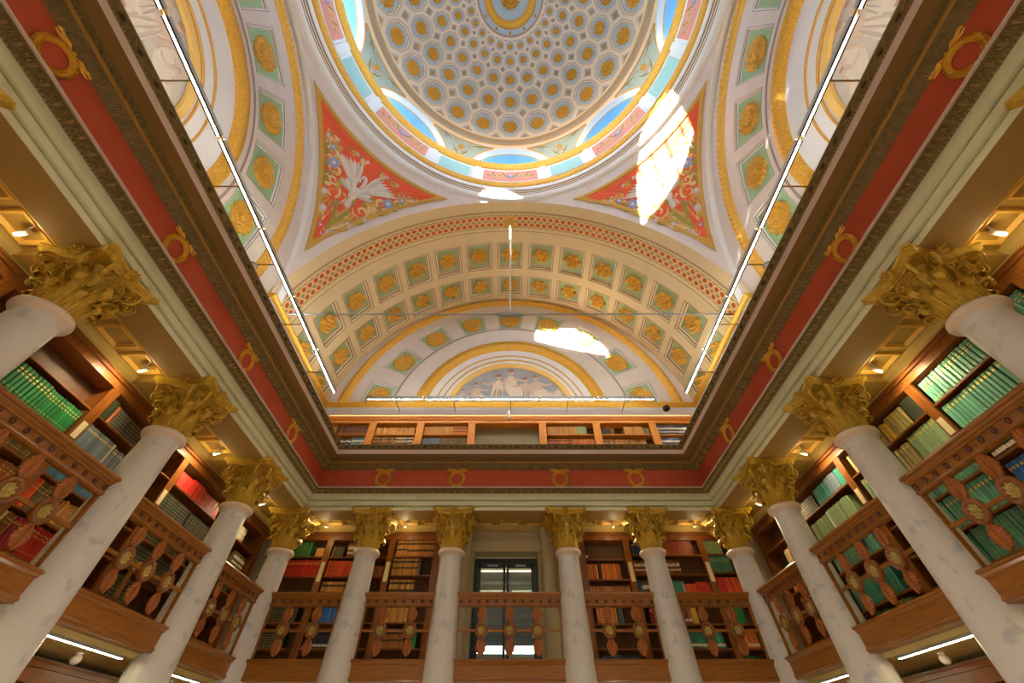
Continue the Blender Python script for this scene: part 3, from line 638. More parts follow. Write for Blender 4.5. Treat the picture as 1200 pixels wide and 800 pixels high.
lunette('end wall lunette with coffers, gold arch and painted figures above the attic shelves', lambda x, z, d: (x, G + d, SW + z), (6.64, 6.22), (R(6.5), 4.62, 5.78), [4.50],
        (3.74, 3.30), [2.98, 2.74], 2.36, [R(20 * k) for k in range(-4, 5)], FRES,
        [(-1.95, .30, 1.0, .1, 1, 1, True), (-1.25, .28, 1.35, -.1, 1, 1, True), (-.55, .3, 1.75, .05, -1, 0, False), (.02, .34, 1.95, 0, 1, 0, True), (.62, .3, 1.6, 0, -1, 1, False), (1.2, .3, 1.7, -.12, 1, 1, True), (1.75, .28, 1.2, .15, -1, 0, True), (-1.6, .3, .8, 0, -1, 0, False)])
FRESL = [mat('pale fresco ground', srgb(214, 206, 196), .8, noise=.12, scale=3), mat('fresco ivory', srgb(232, 222, 204), .8, noise=.1, scale=5), mat('fresco fawn', srgb(198, 168, 146), .8, noise=.15, scale=5), mat('fresco dove', srgb(204, 192, 178), .8), mat('fresco blush', srgb(224, 200, 180), .8), mat('fresco rose', srgb(212, 172, 148), .8, noise=.15, scale=5)]
SK = [R(d) for d in (-68, -47, -26, -5, 15.8, 37.2, 58.2, 79)]
for sx, nm in ((-1, 'left'), (1, 'right')):
    lunette('%s side lunette with coffers, gold arch and pale painted figures' % nm, (lambda sx: (lambda x, z, d: (sx * (WX + d), x, 8.11 + z)))(sx), (6.3, 5.88), (R(8.4), 4.08, 5.42), [3.86],
            (3.66, 3.30), [2.62, 2.26], 1.95, SK, FRESL,
            [(.95, .2, 1.35, .0, 1, 0, True), (.35, .2, 1.7, .1, -1, 1, False), (1.35, .12, 1.1, -.1, -1, 0, True), (-.3, .2, 1.8, 0, 1, 0, True), (-.9, .2, 1.5, .1, -1, 1, False), (.1, .9, 1.0, 0, 1, 1, False)])

# ------------------------------------------------------------------ attic cornice (end wall and the barrel sides)
att = ob('trim_attic', None, label='white and gold attic cornice under the vault', cat='cornice', kind='structure')
def attic_profile(mb, prof, mats):
    o = len(mb.v); st = []
    for e, z in prof: st.append([(-(WX - e), A - .02, z), (-(WX - e), G - e, z), (WX - e, G - e, z), (WX - e, A - .02, z)])
    for i in range(len(prof) - 1):
        for k in range(3): mb.quad(st[i][k], st[i][k + 1], st[i + 1][k + 1], st[i + 1][k], mats[i])
    for k, xs in ((0, -1), (3, 1)): mb.add([s_[k] for s_ in st] , [list(range(len(st)))], mats[0])
mb = MB(); attic_profile(mb, [(0, 7.96), (.17, 7.97), (.19, 8.24), (.20, 8.26), (.20, 8.30)], [0, 0, 0, 0]); ob('white_band', mb.mesh('white_band', RINGW), att)
mb = MB(); attic_profile(mb, [(.18, 8.28), (.22, 8.32), (.24, 8.38), (.28, 8.44), (.28, 8.5), (0, 8.52)], [0] * 5); ob('gold_moulding', mb.mesh('gold_moulding', GOLDB), att)
mb = MB(); attic_profile(mb, [(.0, 7.80), (.16, 7.82), (.20, 7.90), (.16, 7.96)], [0] * 3); ob('wood_moulding', mb.mesh('wood_moulding', WOODA), att)

# ------------------------------------------------------------------ entablature round the hall
def rect(o): x, y = WX_E + o, WY_E + o; return [(-x, -y), (x, -y), (x, y), (-x, y)]
WX_E, WY_E = 5.0, 10.21
def band(prof, mats, mb=None):
    mb = mb or MB()
    for i in range(len(prof) - 1):
        (o0, z0), (o1, z1) = prof[i], prof[i + 1]; r0, r1 = rect(o0), rect(o1)
        for k in range(4):
            a, b = k, (k + 1) % 4; mb.quad((*r0[a], z0), (*r0[b], z0), (*r1[b], z1), (*r1[a], z1), mats[i] if isinstance(mats, list) else mats)
    return mb
ent = ob('trim_entablature', None, label='deep entablature with red frieze and gilded mouldings running round the hall', cat='entablature', kind='structure')
def eb(name, prof, m, **k): return ob(name, band(prof, 0).mesh(name, m), ent, **k)
eb('soffit', [(.90, 4.19), (.31, 4.19)], SOFFIT)
eb('lower_fascia', [(.31, 4.19), (.30, 4.20), (.295, 4.268), (.34, 4.27), (.34, 4.290), (.25, 4.290)], PGREEN)
eb('middle_fascia', [(.25, 4.290), (.25, 4.392), (.30, 4.394), (.30, 4.416), (.205, 4.416)], PGREEN)
eb('upper_fascia', [(.205, 4.416), (.20, 4.56)], PGREEN)
aorn = eb('gilded_moulding', [(.20, 4.56), (.165, 4.572), (.15, 4.585), (.04, 4.612), (.03, 4.622)], BRONZE)
eb('pale_fillet', [(.03, 4.622), (.0, 4.622), (0, 4.645), (.14, 4.655)], FILLET)
frieze = eb('frieze', [(.14, 4.655), (.13, 5.14)], REDF)
born = eb('leaf_moulding', [(.13, 5.135), (.11, 5.15), (.04, 5.20), (.0, 5.262)], BRONZE)
eb('ochre_fillet', [(.0, 5.262), (-.03, 5.268), (-.03, 5.30), (-.015, 5.31)], mat('golden ochre fillet', srgb(172, 132, 62), .6))
born2 = eb('small_leaf_moulding', [(-.015, 5.31), (-.01, 5.33), (-.045, 5.383)], BRONZE)
eb('corona_soffit', [(-.045, 5.383), (-.265, 5.383)], OCHRE)
eb('corona', [(-.265, 5.383), (-.268, 5.50)], FILLET)
corn = eb('crown_moulding', [(-.268, 5.50), (-.275, 5.512), (-.29, 5.53), (-.325, 5.585), (-.335, 5.60), (-.335, 5.622)], BRONZE)
eb('attic_floor', [(-.335, 5.622), (-.28, 5.63), (2.2, 5.63)], OCHRE)
def run(off, pitch, fnmaker, tile, lo=-2.2):
    """repeat tile() along left, right and back sides; tile(mb, fn) draws with fn(s,t,h)"""
    mb = MB()
    for side in range(3):
        if side == 2: a, b = -(WX_E + off), WX_E + off
        else: a, b = lo, WY_E + off
        n = max(1, int((b - a) / pitch)); p = (b - a) / n
        for k in range(n):
            c = a + (k + .5) * p; tile(mb, fnmaker(side, c))
    return mb
def maker(p0, p1, out):
    (o0, z0), (o1, z1) = p0, p1; ln = sqrt((o1 - o0) ** 2 + (z1 - z0) ** 2); no, nz = (z1 - z0) / ln, -(o1 - o0) / ln
    if out < 0: no, nz = -no, -nz
    def fm(side, c):
        def fn(s_, t_, h):
            o = o0 + (o1 - o0) * t_ + no * h; z = z0 + (z1 - z0) * t_ + nz * h
            if side == 0: return (-(WX_E + o), c + s_, z)
            if side == 1: return (WX_E + o, c + s_, z)
            return (c + s_, WY_E + o, z)
        return fn
    return fm
def t_anth(mb, fn):
    ridge(mb, fn, [(-.10, .08), (-.09, .55), (-.05, .85), (0, .94), (.05, .85), (.09, .55), (.10, .08)], .022, .022)
    for q in (-1, 0, 1): ridge(mb, fn, [(q * .012, .08), (q * .035, .45), (q * .05, .74 - .12 * abs(q))], [.01, .03, .008], .02)
    ridge(mb, fn, [(.10, .1), (.135, .5), (.17, .9)], [.012, .03, .012], .02)
def t_leaf(mb, fn):
    ridge(mb, fn, [(-.055, .1), (-.045, .7), (0, .92), (.045, .7), (.055, .1)], .016, .014); ridge(mb, fn, [(0, .1), (0, .7)], [.01, .02], .014)
def t_acan(mb, fn):
    ridge(mb, fn, [(0, .08), (0, .6), (0, .95)], [.03, .05, .02], .03)
    for q in (-1, 1):
        ridge(mb, fn, [(q * .01, .15), (q * .045, .4), (q * .05, .7)], [.014, .026, .01], .022); ridge(mb, fn, [(q * .08, .95), (q * .085, .5), (q * .06, .12)], [.016, .02, .01], .018)
def t_bead(mb, fn): blob(mb, fn, 0, .5, .016, .40, .014, 0, 6)
def t_lion(mb, fn):
    blob(mb, fn, 0, .45, .05, .34, .03, 1, 8)
    for q in (-1, 1): ridge(mb, fn, [(q * .06, .1), (q * .10, .5), (q * .15, .9)], [.012, .04, .012], .02); ridge(mb, fn, [(q * .06, .9), (q * .12, .35), (q * .17, .15)], [.01, .022, .01], .016)
ob('anthemion_relief', run(.1, .34, maker((.12, 5.145), (.005, 5.255), -1), t_anth).mesh('anthemion_relief', BRONZEH), born, kind='stuff')
ob('leaf_relief', run(0, .125, maker((-.005, 5.322), (-.04, 5.378), -1), t_leaf).mesh('leaf_relief', BRONZEH), born2, kind='stuff')
ob('acanthus_relief', run(.2, .19, maker((.155, 4.578), (.045, 4.608), -1), t_acan).mesh('acanthus_relief', BRONZEH), aorn, kind='stuff')
ob('bead_relief', run(.2, .052, maker((.20, 4.562), (.165, 4.574), -1), t_bead).mesh('bead_relief', BRONZEH), aorn, kind='stuff')
ob('lion_leaf_relief', run(-.3, .36, maker((-.29, 5.535), (-.325, 5.588), -1), t_lion).mesh('lion_leaf_relief', [BRONZEH, mat('dark bronze boss', srgb(70, 58, 34), .6, .2)]), corn, kind='stuff')
ob('bead_relief', run(-.3, .05, maker((-.268, 5.503), (-.28, 5.522), -1), t_bead).mesh('bead_relief', BRONZEH), corn, kind='stuff')
# wreaths on the frieze
wm = MB()
for q in (-1, 1):                      # two leafy branches; each a chain of overlapping leaves
    for k in range(15):
        a = -pi / 2 + q * pi * (k + .3) / 15.5
        for d in (-1, 0, 1):
            r0, r1 = .185 + d * .012, .185 + d * .034
            wm_fn = lambda s_, t_, h: (s_, -.012 - h, t_)
            a2 = a + q * .27
            ridge(wm, wm_fn, [(r0 * cos(a), r0 * sin(a)), (r1 * cos((a + a2) / 2), r1 * sin((a + a2) / 2)), ((r1 + .004 * d) * cos(a2), (r1 + .004 * d) * sin(a2))], [.02, .032, .004], .03 + .012 * (d == 0))
    pts = [(q * .02, .19), (q * .10, .25), (q * .17, .235), (q * .23, .262), (q * .275, .235)]
    ridge(wm, lambda s_, t_, h: (s_, -.012 - h, t_), pts, [.04, .05, .035, .05, .014], .03); ridge(wm, lambda s_, t_, h: (s_, -.012 - h, t_), [(q * .10, .22), (q * .19, .20), (q * .26, .20)], [.03, .03, .01], .02)
blob(wm, lambda s_, t_, h: (s_, -.012 - h, t_), 0, .20, .035, .03, .05, 0, 8)
wm.tube([(.185 * cos(2 * pi * k / 40), -.014, .185 * sin(2 * pi * k / 40)) for k in range(41)], .026, 6, 0, False)
wme = wm.mesh('wreath', GOLDB)
for y in (-2.1, .52, 3.06, 5.62, 8.15): 
    ob('wreath', wme, frieze, (-(WX_E + .135), y, 4.9), (0, 0, pi / 2)); ob('wreath', wme, frieze, (WX_E + .135, y, 4.9), (0, 0, -pi / 2))
for x in (-3.42, -1.44, 1.34, 3.38): ob('wreath', wme, frieze, (x, WY_E + .135, 4.9))

# ------------------------------------------------------------------ gallery ceilings
COLY = [-2.26, .40, 3.04, 5.68, 8.35]; COLX = [-3.5, -1.43, 1.40, 3.47]
gc = ob('ceiling_gallery', None, label='ochre coffered ceiling over the galleries', cat='ceiling', kind='structure')
ZG = 4.34
mb = band([(.90, 4.19), (.90, ZG), (2.3, ZG)], 0); ob('ceiling_plane', mb.mesh('ceiling_plane', GALC), gc)
mb = band([(.90, 4.195), (.935, 4.20), (.955, 4.24), (.985, 4.25), (1.0, 4.30), (1.0, 4.335)], 0); ob('edge_moulding', mb.mesh('edge_moulding', GALM), gc)
mb = band([(1.62, ZG), (1.62, 4.26), (1.70, 4.20), (2.1, 4.20)], 0); ob('wall_cornice', mb.mesh('wall_cornice', mat('pale ochre strip', srgb(206, 178, 102), .7)), gc)
def panel_mesh(lx, ly):
    m = MB(); f = lambda mg, z: [(-lx + mg, -ly + mg, z), (lx - mg, -ly + mg, z), (lx - mg, ly - mg, z), (-lx + mg, ly - mg, z)]
    m.loops([f(0, 0), f(.015, -.045), f(.045, -.05), f(.06, -.02), f(.075, .0)], [0, 0, 0, 0]); m.loops([f(.075, 0), f(.08, -.002)], [1], cap=1); return m.mesh('ceiling_panel', [GALM, GALC])
beam_s = MB().box(-.36, -.3, 4.225, .36, .3, ZG).mesh('ceiling_beam', GALC)
PMS = panel_mesh(.24, .27); PMB = panel_mesh(.27, .24)
for sx in (-1, 1):
    for i, y in enumerate(COLY):
        ob('ceiling_beam', beam_s, gc, (sx * 6.30, y, 0))
        for d in ((.66, 1.32, 1.98) if i < 4 else (.66, 1.32)): ob('ceiling_panel', PMS, gc, (sx * 6.32, y + d, ZG))
xs = [-PX] + COLX + [PX]
for i, x in enumerate(xs):
    ob('ceiling_beam', beam_s, gc, (x, 11.52, 0), (0, 0, pi / 2))
    if i < 5:
        w = xs[i + 1] - x; n = 3 if w > 2.4 else 2
        for k in range(n): ob('ceiling_panel', PMB, gc, (x + w * (k + 1) / (n + 1) if n == 3 else x + w * (.34 + .32 * k), 11.52, ZG))
# under-gallery ceiling
ug = band([(.72, 1.13), (2.3, 1.13)], 0); band([(.72, 1.13), (.72, 1.38), (2.3, 1.38)], 0, ug)
structure('ceiling_under_gallery', ug.mesh('ceiling_under_gallery', mat('olive plaster', srgb(206, 186, 116), .7, noise=.1, scale=3)), 'plaster ceiling under the galleries with gallery floor above', 'ceiling')

# ------------------------------------------------------------------ columns
def leaf_mb(hgt, wid, r0, r1, curl):
    """acanthus leaf hugging the bell, local +Y outward; the ribbed tip rolls over"""
    m = MB(); nt_, ns = 20, 10; F = []; path = []
    for i in range(nt_ + 1):
        t = i / nt_
        if t < .62: u = t / .62; path.append((r0 + (r1 - r0) * u ** 2.4 + .012, hgt * .90 * u, 0))
        else: u = (t - .62) / .38; a = pi * 1.45 * u; path.append((r1 + .012 + curl * (1 - cos(a)), hgt * .90 + curl * sin(a), u))
    for i, (rr, z, u) in enumerate(path):
        t = i / nt_; w = wid * (.80 + .30 * sin(pi * min(1, t * 1.5)))
        if u > 0: w = wid * (.80 * (1 - .45 * u * u))
        else: w *= 1 - .16 * (.5 - .5 * cos(2 * pi * 4 * t / .62))
        row = []
        for j in range(ns + 1):
            s_ = -1 + 2 * j / ns; a = s_ * w / (max(rr, .2) + .02)
            rib = (.008 if u == 0 else .011) * cos(pi * s_ * 5) + .014 * (1 - s_ * s_)
            if u > 0: rd = rr + rib * cos(pi * 1.45 * u) * .9 - .02 * s_ * s_ * sin(pi * min(1, u)); zz = z + rib * sin(pi * 1.45 * u) * .9 - .036 * s_ * s_
            else: rd = rr + rib - (.010 if abs(s_) > .9 else 0); zz = z - .03 * s_ * s_ * min(1, t * 3)
            row.append((rd * sin(a), rd * cos(a), zz))
        F.append(row)
    m.loops([list(r) for r in F], [0] * nt_, closed=False, sm=True)
    B_ = []
    for i, r in enumerate(F):
        u = path[i][2]; k = pi * 1.45 * u; B_.append([(x, y - .018 * cos(k), z - .018 * sin(k)) for x, y, z in r])
    m.loops(B_, [0] * nt_, closed=False, sm=True)
    for e in (0, ns): m.loops([[r[e] for r in F], [r[e] for r in B_]], [0], closed=False)
    m.loops([F[-1], B_[-1]], [0], closed=False)
    for q in (-.5, 0, .5): m.tube([(q * wid * .9, p[0] + .016 - .01 * abs(q), p[1]) for p in path[:12]], [.009] * 6 + [.008, .007, .006, .005, .004, .003], 5)
    return m
def volute_mb():
    """corner volute and its stem in the local XZ plane (X outward): a coiled ribbon"""
    m = MB(); pts = []; rad = []
    for i in range(13):
        p = bez((.24, .30), (.29, .62), (.475, .668), 12)[i]; pts.append((p[0], 0, p[1])); rad.append(.018 + .016 * i / 12)
    n = 44
    for i in range(1, n + 1):
        t = i / n; r = .104 * (1 - t) + .010; a = pi / 2 - 2 * pi * 2.35 * t
        pts.append((.475 + r * cos(a), 0, .554 + r * sin(a))); rad.append(.029 * (1 - .25 * t))
    m.tube(pts, rad, 8, 0, True, .34, (0, 1, 0)); m.tube([(.475, -.03, .554), (.475, .03, .554)], .018, 8); return m
def helix_mb():
    m = MB(); pts = []; rad = []
    for i in range(9): p = bez((0, .34), (-.02, .57), (.075, .615), 8)[i]; pts.append((p[0] - .15, 0, p[1])); rad.append(.012 + .008 * i / 8)
    n = 26
    for i in range(1, n + 1):
        t = i / n; r = .058 * (1 - t) + .008; a = pi / 2 - 2 * pi * 1.8 * t
        pts.append((-.075 + r * cos(a), 0, .557 + r * sin(a))); rad.append(.020 * (1 - .3 * t))
    m.tube(pts, rad, 8, 0, True, .36, (0, 1, 0)); return m
def abacus_mb():
    m = MB(); Lp = []
    def outline(k):
        pts = []
        for q in range(4):
            c, s_ = cos(q * pi / 2), sin(q * pi / 2); w, d, sag = .46 * k, .46 * k + .0, .11
            for i in range(13):
                x = -w + 2 * w * i / 12; y = .53 * k - sag * (1 - (x / w) ** 2)
                pts.append((x * c + y * s_, -x * s_ + y * c))
        return pts
    for k, z in ((.84, .672), (.875, .69), (.885, .715), (.945, .735), (.955, .745), (.99, .752), (1.0, .765), (1.0, .785), (.985, .79)): Lp.append([(x, y, z) for x, y in outline(k)])
    m.loops(Lp, [0] * (len(Lp) - 1), cap=0, sm=False); m.add([(x, y, .672) for x, y in outline(.84)], [list(range(52))[::-1]]); return m
bell = MB().lathe([(.215, 0), (.22, .25), (.235, .45), (.27, .58), (.33, .66), (.345, .675), (.30, .69)], 32, 0).mesh('bell', GOLDC)
leaf1 = leaf_mb(.250, .080, .222, .268, .054).mesh('acanthus_leaf', GOLDC); leaf2 = leaf_mb(.455, .090, .230, .312, .060).mesh('acanthus_leaf', GOLDC)
leaf3 = leaf_mb(.205, .064, .26, .37, .048).mesh('acanthus_leaf', GOLDC)
vol = volute_mb().mesh('volute', GOLDC); hel = helix_mb().mesh('helix', GOLDC); aba = abacus_mb().mesh('abacus', GOLDC)
flr = rosette_mb(.085, .06, 7, lambda s_, t_, h: (s_, .435 + h, .735 + t_), n=28).mesh('fleuron', GOLDC)
ZC = 3.40
shaft_p = [(.40, FL + .32), (.372, FL + .36), (.362, FL + .42)] + [(.36 - .118 * max(0, (z - FL - 1.2) / (3.24 - FL - 1.2)) ** 1.25, z) for z in [FL + .5 + (3.20 - FL - .5) * i / 14 for i in range(15)]] + [(.245, 3.235), (.262, 3.262)]
shaft = MB().lathe([(r, z - FL) for r, z in shaft_p], 40, 0).mesh('shaft', MARBLE)
collar = MB().lathe([(r, z - FL) for r, z in [(.262, 3.262), (.272, 3.268), (.276, 3.29), (.292, 3.296), (.312, 3.312), (.32, 3.34), (.312, 3.37), (.29, 3.385), (.25, 3.39), (.2, 3.40)]], 40, 0).mesh('collar', COLLAR)
bm_ = MB().box(-.5, -.5, 0, .5, .5, .14); bm_.lathe([(.5, .14), (.52, .18), (.5, .22), (.44, .23), (.42, .27), (.45, .29), (.45, .31), (.40, .325)], 32, 0); base_me = bm_.mesh('base', MARBLE)
def column(x, y, rz, label):
    t = ob('column', None, None, (x, y, FL), (0, 0, rz), label=label, cat='column', group='marble columns with gilded capitals')
    ob('shaft', shaft, t); ob('collar', collar, t); ob('base', base_me, t)
    c = ob('capital', bell, t, (0, 0, ZC - FL), label='gilded Corinthian capital')
    for k in range(8):
        ob('acanthus_leaf', leaf1, c, rot=(0, 0, (k + .5) * pi / 4)); ob('acanthus_leaf', leaf2, c, rot=(0, 0, k * pi / 4))
        ob('acanthus_leaf', leaf3, c, (0, 0, .36), (0, 0, pi / 4 * (k // 2 * 2 + 1) + (.24 if k % 2 else -.24)))
    for k in range(4):
        for d in (-1, 1):
            ob('volute', vol, c, rot=(0, 0, k * pi / 2 + pi / 4 + d * R(14)))
            ob('helix', hel, c, (.38 * cos(k * pi / 2), .38 * sin(k * pi / 2), 0), (0, 0, k * pi / 2 + pi / 2), (d, 1, 1))
        ob('fleuron', flr, c, rot=(0, 0, k * pi / 2))
    ob('abacus', aba, c); return t
for sx, nm in ((-1, 'left'), (1, 'right')):
    for i, y in enumerate(COLY[1:]): column(sx * PX, y, 0, 'white marble column with gilded capital, %s along the %s gallery' % (('nearest, cut by the frame edge', 'second nearest', 'third from the camera', 'fourth from the camera')[i], nm))
    column(sx * PX, PY, 0, 'white marble column with gilded capital in the far %s corner' % nm)
for i, x in enumerate(COLX): column(x, PY, 0, 'white marble column on the back gallery, ' + ('left of the first inner bay', 'left side of the glass door', 'right side of the glass door', 'right of the last inner bay')[i])

# ------------------------------------------------------------------ balustrades
def rail_profile(prof, x0, x1, m, mb):
    Lp = [[(x, y, z) for y, z in prof] for x in (x0, x1)]; n = len(prof)
    mb.loops(Lp, [m]); mb.add(Lp[0], [list(range(n))], m); mb.add(Lp[1], [list(range(n))[::-1]], m)
def wood_leaf(hgt, w):
    m = MB(); n = 14; half = []
    for k in range(n + 1):
        t = k / n; ww = w * (sin(pi * min(1, t * .94 + .06)) ** .75) * (1 - .16 * (k % 2)); half.append((ww, hgt * t))
    L_ = [[(-ww, .012, z), (-ww, -.014, z), (-ww * .5, -.036, z + .008), (0, -.026, z + .012), (ww * .5, -.036, z + .008), (ww, -.014, z), (ww, .012, z)] for ww, z in half]
    m.loops(L_, [0] * n, closed=False, sm=False); m.loops([[l[0] for l in L_], [l[-1] for l in L_]], [0], closed=False)
    m.tube([(0, -.03, hgt * t) for t in (0, .3, .6, .9)], [.013, .011, .008, .004], 5); return m.mesh('carved_leaf', CARVE)
WL_U, WL_D = wood_leaf(.285, .118), wood_leaf(.270, .118)
rd = MB(); rp = [(.072, .02), (.082, -.018), (.095, -.03), (.108, -.045), (.124, -.045), (.137, -.03), (.14, .0), (.137, .03), (.08, .03)]
rd.grid(lambda a, k: (rp[k][0] * cos(a), rp[k][1], rp[k][0] * sin(a)), [2 * pi * i / 32 for i in range(33)], range(9), 0, True)
rd.add([(.083 * cos(2 * pi * i / 24), .012, .083 * sin(2 * pi * i / 24)) for i in range(24)], [list(range(24))], 0)
rdm = rd.mesh('roundel', WOODR)
rfm = rosette_mb(.080, .036, 8, lambda s_, t_, h: (s_, .008 - h, t_), n=48, rings=((1, 0, .09), (.93, .6, .10), (.76, 1, .10), (.58, .35, .08), (.48, .3, .06), (.40, .9, .1), (.22, 1, .05), (.14, .4, 0), (.1, 1.1, 0))).mesh('brass_flower', mat('pale brass flower', srgb(206, 184, 98), .4, .35, noise=.4, scale=60))
stm = MB().lathe([(.026, .0), (.034, .006), (.034, .014), (.024, .028), (.008, .034)], 10, 0).xf(Matrix.Rotation(pi / 2, 4, 'X')).mesh('stud', STUD)
def balustrade(loc, rz, w, nr, sp, label):
    """local x along the rail, -y towards the hall"""
    t = ob('balustrade', None, None, (loc[0], loc[1], 1.18), (0, 0, rz), label=label, cat='balustrade', group='oak gallery balustrades')
    z = lambda v: v - 1.18; hw = w / 2
    mb = MB(); rail_profile([(.10, z(2.575)), (-.11, z(2.575)), (-.12, z(2.55)), (-.115, z(2.53)), (-.095, z(2.525)), (-.085, z(2.50)), (-.065, z(2.485)), (-.062, z(2.468)), (.062, z(2.468)), (.10, z(2.53))], -hw, hw, 0, mb); ob('handrail', mb.mesh('handrail', WOODH), t)
    mb = MB(); rail_profile([(.045, z(2.468)), (-.045, z(2.468)), (-.045, z(2.375)), (-.058, z(2.37)), (-.062, z(2.35)), (-.04, z(2.335)), (.045, z(2.335))], -hw + .03, hw - .03, 0, mb); ob('stud_rail', mb.mesh('stud_rail', WOOD), t)
    n = int(round((w - .1) / .215)) + 1
    for k in range(n): ob('stud', stm, t, (-hw + .10 + (w - .2) * k / (n - 1), -.045, z(2.422)))
    mb = MB(); rail_profile([(.06, z(1.50)), (-.10, z(1.50)), (-.135, z(1.485)), (-.135, z(1.465)), (-.115, z(1.455)), (-.105, z(1.43)), (-.09, z(1.415)), (.10, z(1.415))], -hw, hw, 0, mb); ob('sill', mb.mesh('sill', WOODH), t)
    mb = MB(); rail_profile([(.10, z(1.415)), (-.085, z(1.415)), (-.085, z(1.245)), (-.10, z(1.24)), (-.108, z(1.215)), (-.09, z(1.205)), (-.085, z(1.185)), (.10, z(1.185))], -hw + .01, hw - .01, 0, mb); ob('beam_fascia', mb.mesh('beam_fascia', WOODH), t)
    st = MB().box(-.03, -.03, z(1.50), .03, .03, z(2.34)).mesh('stile', WOOD)
    for s_ in (-1, 1): ob('stile', st, t, (s_ * (hw - .06), 0, 0))
    mb = MB().box(-hw + .09, -.018, z(1.925), hw - .09, .018, z(1.965)); ob('crossbar', mb.mesh('crossbar', WOODH), t)
    for k in range(nr):
        x = (k - (nr - 1) / 2) * sp; r_ = ob('roundel', rdm, t, (x, -.02, z(1.945))); ob('brass_flower', rfm, r_)
        ob('carved_leaf', WL_U, t, (x, -.012, z(2.078))); ob('carved_leaf', WL_D, t, (x, -.012, z(1.812)), (0, pi, 0))
for sx, nm in ((-1, 'left'), (1, 'right')):
    for i in range(len(COLY)):
        y0 = COLY[i]; y1 = COLY[i + 1] if i < len(COLY) - 1 else PY
        balustrade((sx * PX, (y0 + y1) / 2), pi / 2 if sx < 0 else -pi / 2, y1 - y0 - .46, 3, .545, 'oak balustrade with roundels and carved leaves, %s on the %s gallery' % (('behind the camera', 'nearest, at the frame edge', 'second from the near end', 'third from the near end', 'last before the corner')[i], nm))
for i in range(5):
    x0, x1 = xs[i], xs[i + 1]; w = x1 - x0
    balustrade(((x0 + x1) / 2, PY), 0, w - .46, 3 if i == 2 else 2, .60 if i == 2 else .635, 'oak balustrade with carved leaves, ' + ('leftmost on the back gallery', 'left of the glass door bay', 'in front of the glass door', 'right of the glass door bay', 'rightmost on the back gallery')[i])

# ------------------------------------------------------------------ bookcases
FX, FY = 6.72, 11.95
PLACE = {'L': lambda u, d, z: (-(FX + d), u, z), 'R': lambda u, d, z: (FX + d, u, z), 'B': lambda u, d, z: (u, FY + d, z)}
ROT = {'L': pi / 2, 'R': -pi / 2, 'B': 0}
def wbox(mb, side, u0, u1, d0, d1, z0, z1, m=0):
    p = PLACE[side](u0, d0, z0); q = PLACE[side](u1, d1, z1)
    mb.box(min(p[0], q[0]), min(p[1], q[1]), min(p[2], q[2]), max(p[0], q[0]), max(p[1], q[1]), max(p[2], q[2]), m)
CASES = {}
def bookcase(key, side, lo, hi, shelves, label, z0=1.40, top=4.18, card=True, ends=(True, False), wood=None, backm=None, uw=.085, crown=.18, cards=(3.16, 3.41), cw=.052):
    wood = wood or WOODR; base = PLACE[side]((lo + hi) / 2, 0, z0)
    t = ob('bookcase', None, None, base, label=label, cat='bookcase', group='bookcases along the walls')
    def part(name, boxes, m):
        mb = MB()
        for b in boxes: wbox(mb, side, *b)
        mb.v = [(x - base[0], y - base[1], z - base[2]) for x, y, z in mb.v]; return ob(name, mb.mesh(name, m), t)
    ua, ub = (lo - uw if ends[0] else lo), (hi + uw if ends[1] else hi - uw)
    for e, u in ((0, lo), (1, hi)):
        if not ends[e]: continue
        up = part('upright', [(u - uw, u + uw, -.03, .02, z0, top - crown), (u - uw * .45, u + uw * .45, .02, .30, z0, top - crown)], wood)
        if card and e == 0:
            mb = MB(); wbox(mb, side, u - cw, u + cw, -.036, -.03, *cards); mb.v = [(x - base[0], y - base[1], z - base[2]) for x, y, z in mb.v]
            ob('label_card', mb.mesh('label_card', CARD), up, label='cream label card')
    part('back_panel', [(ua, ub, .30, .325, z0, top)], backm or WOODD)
    sa_, sb_ = lo + uw * .45, hi - uw * (.45 if ends[1] else 1)
    for z in shelves: part('shelf', [(sa_, sb_, -.005, .30, z - .032, z), (lo + uw, sb_, -.014, -.005, z - .028, z - .004)], wood)
    part('crown', [(ua, ub, -.035, .30, top - crown, top - crown * .35), (ua, ub, -.07, .30, top - crown * .35, top - .02), (ua, ub, -.09, .30, top - .02, top)], wood)
    CASES[key] = (side, lo, hi, shelves); return t
SH = [1.43, 1.85, 2.27, 2.69, 3.14, 3.595]
LU = [.75, 3.05, 5.35, 7.65, 9.9, 11.72]; RU = [.70, 2.95, 5.25, 7.60, 9.80, 11.70]
NB = ['nearest, cut by the frame edge', 'second from the camera', 'third from the camera', 'fourth from the camera', 'farthest in the corner']
for side, U_, nm in (('L', LU, 'left'), ('R', RU, 'right')):
    for i in range(5): bookcase(side + str(i), side, U_[i], U_[i + 1], [1.50, 1.965, 2.55, 3.14, 3.595] if side + str(i) == 'R3' else SH, 'mahogany wall bookcase on the %s gallery, %s' % (nm, NB[i]), ends=(True, i == 4))
BS = {'B0': [1.43, 1.85, 2.30, 2.72, 3.20, 3.63], 'B1': [1.43, 1.85, 2.30, 2.72, 3.20, 3.62], 'B2': [1.43, 1.85, 2.30, 2.78, 3.23, 3.64], 'B3': [1.43, 1.85, 2.28, 2.70, 3.14, 3.57], 'B4': [1.43, 1.85, 2.28, 2.74, 3.25, 3.67], 'B5': [1.43, 1.85, 2.28, 2.78, 3.29, 3.69]}
BU = {'B0': (-6.6, -4.93), 'B1': (-4.93, -3.22), 'B2': (-3.22, -1.98), 'B3': (1.93, 3.16), 'B4': (3.16, 5.2), 'B5': (5.2, 6.6)}
